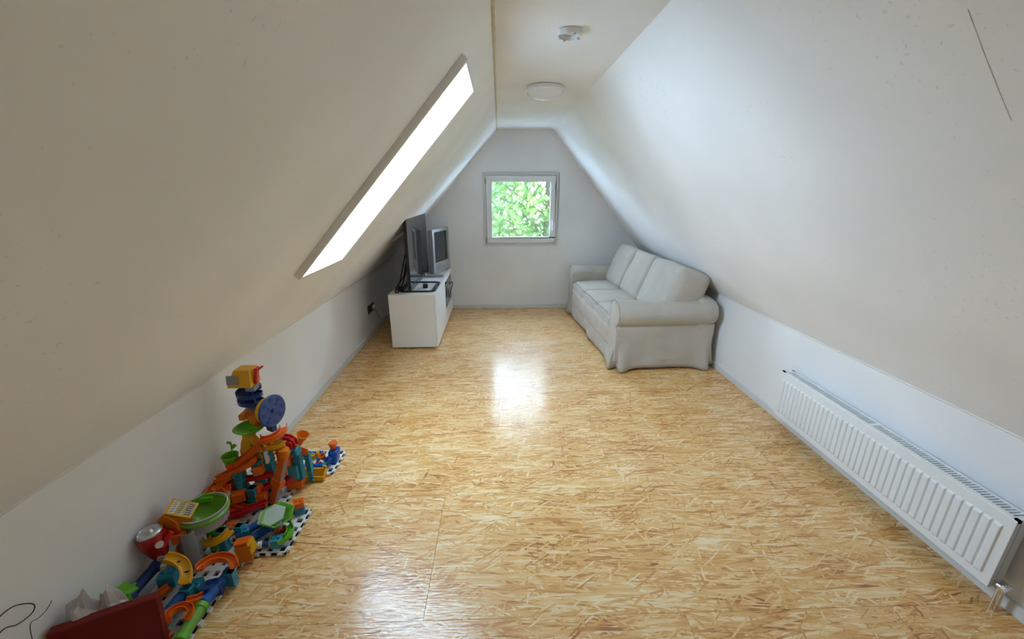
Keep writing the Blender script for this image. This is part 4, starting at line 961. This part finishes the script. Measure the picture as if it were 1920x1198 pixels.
MB().trough([(-1.022, 2.09, .07), (-1.035, 2.075, .045), (-1.05, 2.07, .03)], .034, .016, .004).build('chute', BLU, t, smooth=True)
MB().lathe([(.014, 0), (.020, .5), (.027, .75), (.024, 1), (0, .95)], (-1.022, 2.142, .095), (-1.020, 2.145, .140), 18).build('cup', ORG, t, smooth=True)
t = piece('toy_cup', 'small red-orange cup on a clear stem beside the blue launcher', 'toy cup', (-1.072, 2.115, .018))
MB().lathe([(.012, 0), (.020, 1), (.016, 1), (.010, .2), (0, .2)], (-1.072, 2.115, .045), (-1.080, 2.105, .078), 16).build('cup', ORG, t, smooth=True); MB().cyl((-1.066, 2.120, .018), (-1.072, 2.115, .048), .011, n=12).build('stem', CLR, t, smooth=True)
for nm, p, mt in (('green', (-1.140, 2.095), GRN), ('red', (-1.110, 2.100), RED), ('blue', (-1.118, 2.130), BLU), ('yellow', (-1.165, 2.115), YEL), ('scarlet', (-1.092, 2.098), ORG)):
    m1 = MB()
    m1.lathe([(.0095*math.sin(R(a)), .5-.5*math.cos(R(a))) for a in range(0, 181, 20)], (p[0], p[1], .018), (p[0], p[1], .037), 14)
    tag(m1.build('marble', mt, smooth=True, org=(p[0], p[1], .018)), {'scarlet': 'orange marble lying beside the small red-orange cup'}.get(nm, nm+' marble lying on the farthest base plate'), 'marble', 'marbles on the farthest plate')
block('yellow block on the farthest plate beside the rear blue tube', (-1.165, 2.150, .036), (.045, .035, .034), 10, YEL)
block('white block behind the marbles on the farthest plate', (-1.105, 2.160, .034), (.035, .03, .03), 30, WHT, (.02, .02, .014), BLU)

# ---- dark red storage lid, its colour deepened for corner shade, standing on its edge at the lower left, with loose things behind it
lid = empty('storage_lid', (-1.33, 1.03, 0), 'dark red plastic storage lid, colour deepened for corner shade, standing upright in the lower left corner', 'lid')
LA, LB = Vector((-1.455, .968, .0)), Vector((-1.205, 1.088, .0)); lu = (LB-LA).normalized(); lw = (LB-LA).length
lz = Vector((0.0, .10, 1)).normalized(); ln_ = lu.cross(lz); ln_ = ln_ if ln_.y < 0 else -ln_
def lidshape(u0, u1, z0, z1, d0, d1, name, mt, bev=.006):
    return MB().obox(LA-Vector((0, .022, -.019)), [lu, lz, ln_], (u0, z0*.925, d0), (u1, z1*.925, d1)).build(name, mt, lid, bevel=bev)
lidshape(0, lw, .004, .250, 0, .005, 'panel', DRD, .004)
lidshape(0, lw, .240, .252, -.030, .007, 'rim', DRD); lidshape(0, lw, .002, .014, -.030, .007, 'rim', DRD)
lidshape(-.002, .010, .004, .250, -.030, .007, 'rim', DRD); lidshape(lw-.010, lw+.002, .004, .250, -.030, .007, 'rim', DRD)
def crumple(c, r, seed, zs=.75):
    mb = MB(); n, m = 14, 9
    for i in range(n):
        for j in range(m+1):
            a = 2*math.pi*i/n; b_ = math.pi*j/m; d = Vector((math.cos(a)*math.sin(b_), math.sin(a)*math.sin(b_), math.cos(b_)))
            mb.v.append(Vector(c)+Vector((d.x, d.y, d.z*zs))*r*(1+.45*noise.noise(d*2.3+Vector((seed, 0, 0)))))
    for i in range(n):
        for j in range(m):
            q = (i+1) % n; mb.f.append((i*(m+1)+j, q*(m+1)+j, q*(m+1)+j+1, i*(m+1)+j+1))
    return mb
TIS = plain('white_tissue', (.62, .58, .58), .9)
tag(crumple((-1.420, 1.050, .165), .046, 1.0, 3.0).build('paper_bag', TIS, org=(-1.428, 1.050, .018)), 'crumpled white paper standing behind the red lid, touching the wall', 'paper', 'crumpled paper behind the lid')
tag(crumple((-1.362, 1.090, .152), .040, 5.0, 3.1).build('paper_bag', TIS, org=(-1.362, 1.086, .018)), 'crumpled white paper behind the red lid, nearer the green leaf piece', 'paper', 'crumpled paper behind the lid')
t = empty('toy_post', (-1.43, .90, 0), 'amber yellow toy post peeking in at the lower left corner', 'toy')
MB().cyl((-1.43, .90, 0), (-1.43, .90, .235), .018, n=14).build('post', ORG, t, smooth=True)
MB().lathe([(0, 0), (.022, .05), (.030, .4), (.026, .8), (0, 1)], (-1.43, .90, .225), (-1.43, .90, .278), 18).build('knob', YEL, t, smooth=True)
CBL = plain('grey_black_cable', (.03, .03, .03), .5)
cable('loose_cable', [(-1.462, .80, .31), (-1.461, .887, .373), (-1.460, .928, .353), (-1.459, .964, .349), (-1.459, .977, .366), (-1.459, .963, .391), (-1.460, .935, .415), (-1.461, .90, .417), (-1.462, .86, .40)], .0017, CBL, 'thin dark cable looping against the wall in the lower left corner')
cable('thin_wire', [(-1.462, 1.02, .330), (-1.461, 1.0, .318), (-1.461, .975, .315), (-1.461, .955, .322), (-1.461, .945, .295), (-1.461, .938, .22), (-1.462, .93, .02)], .0011, CBL, 'hair-thin dark wire beside the looping cable in the lower left corner')
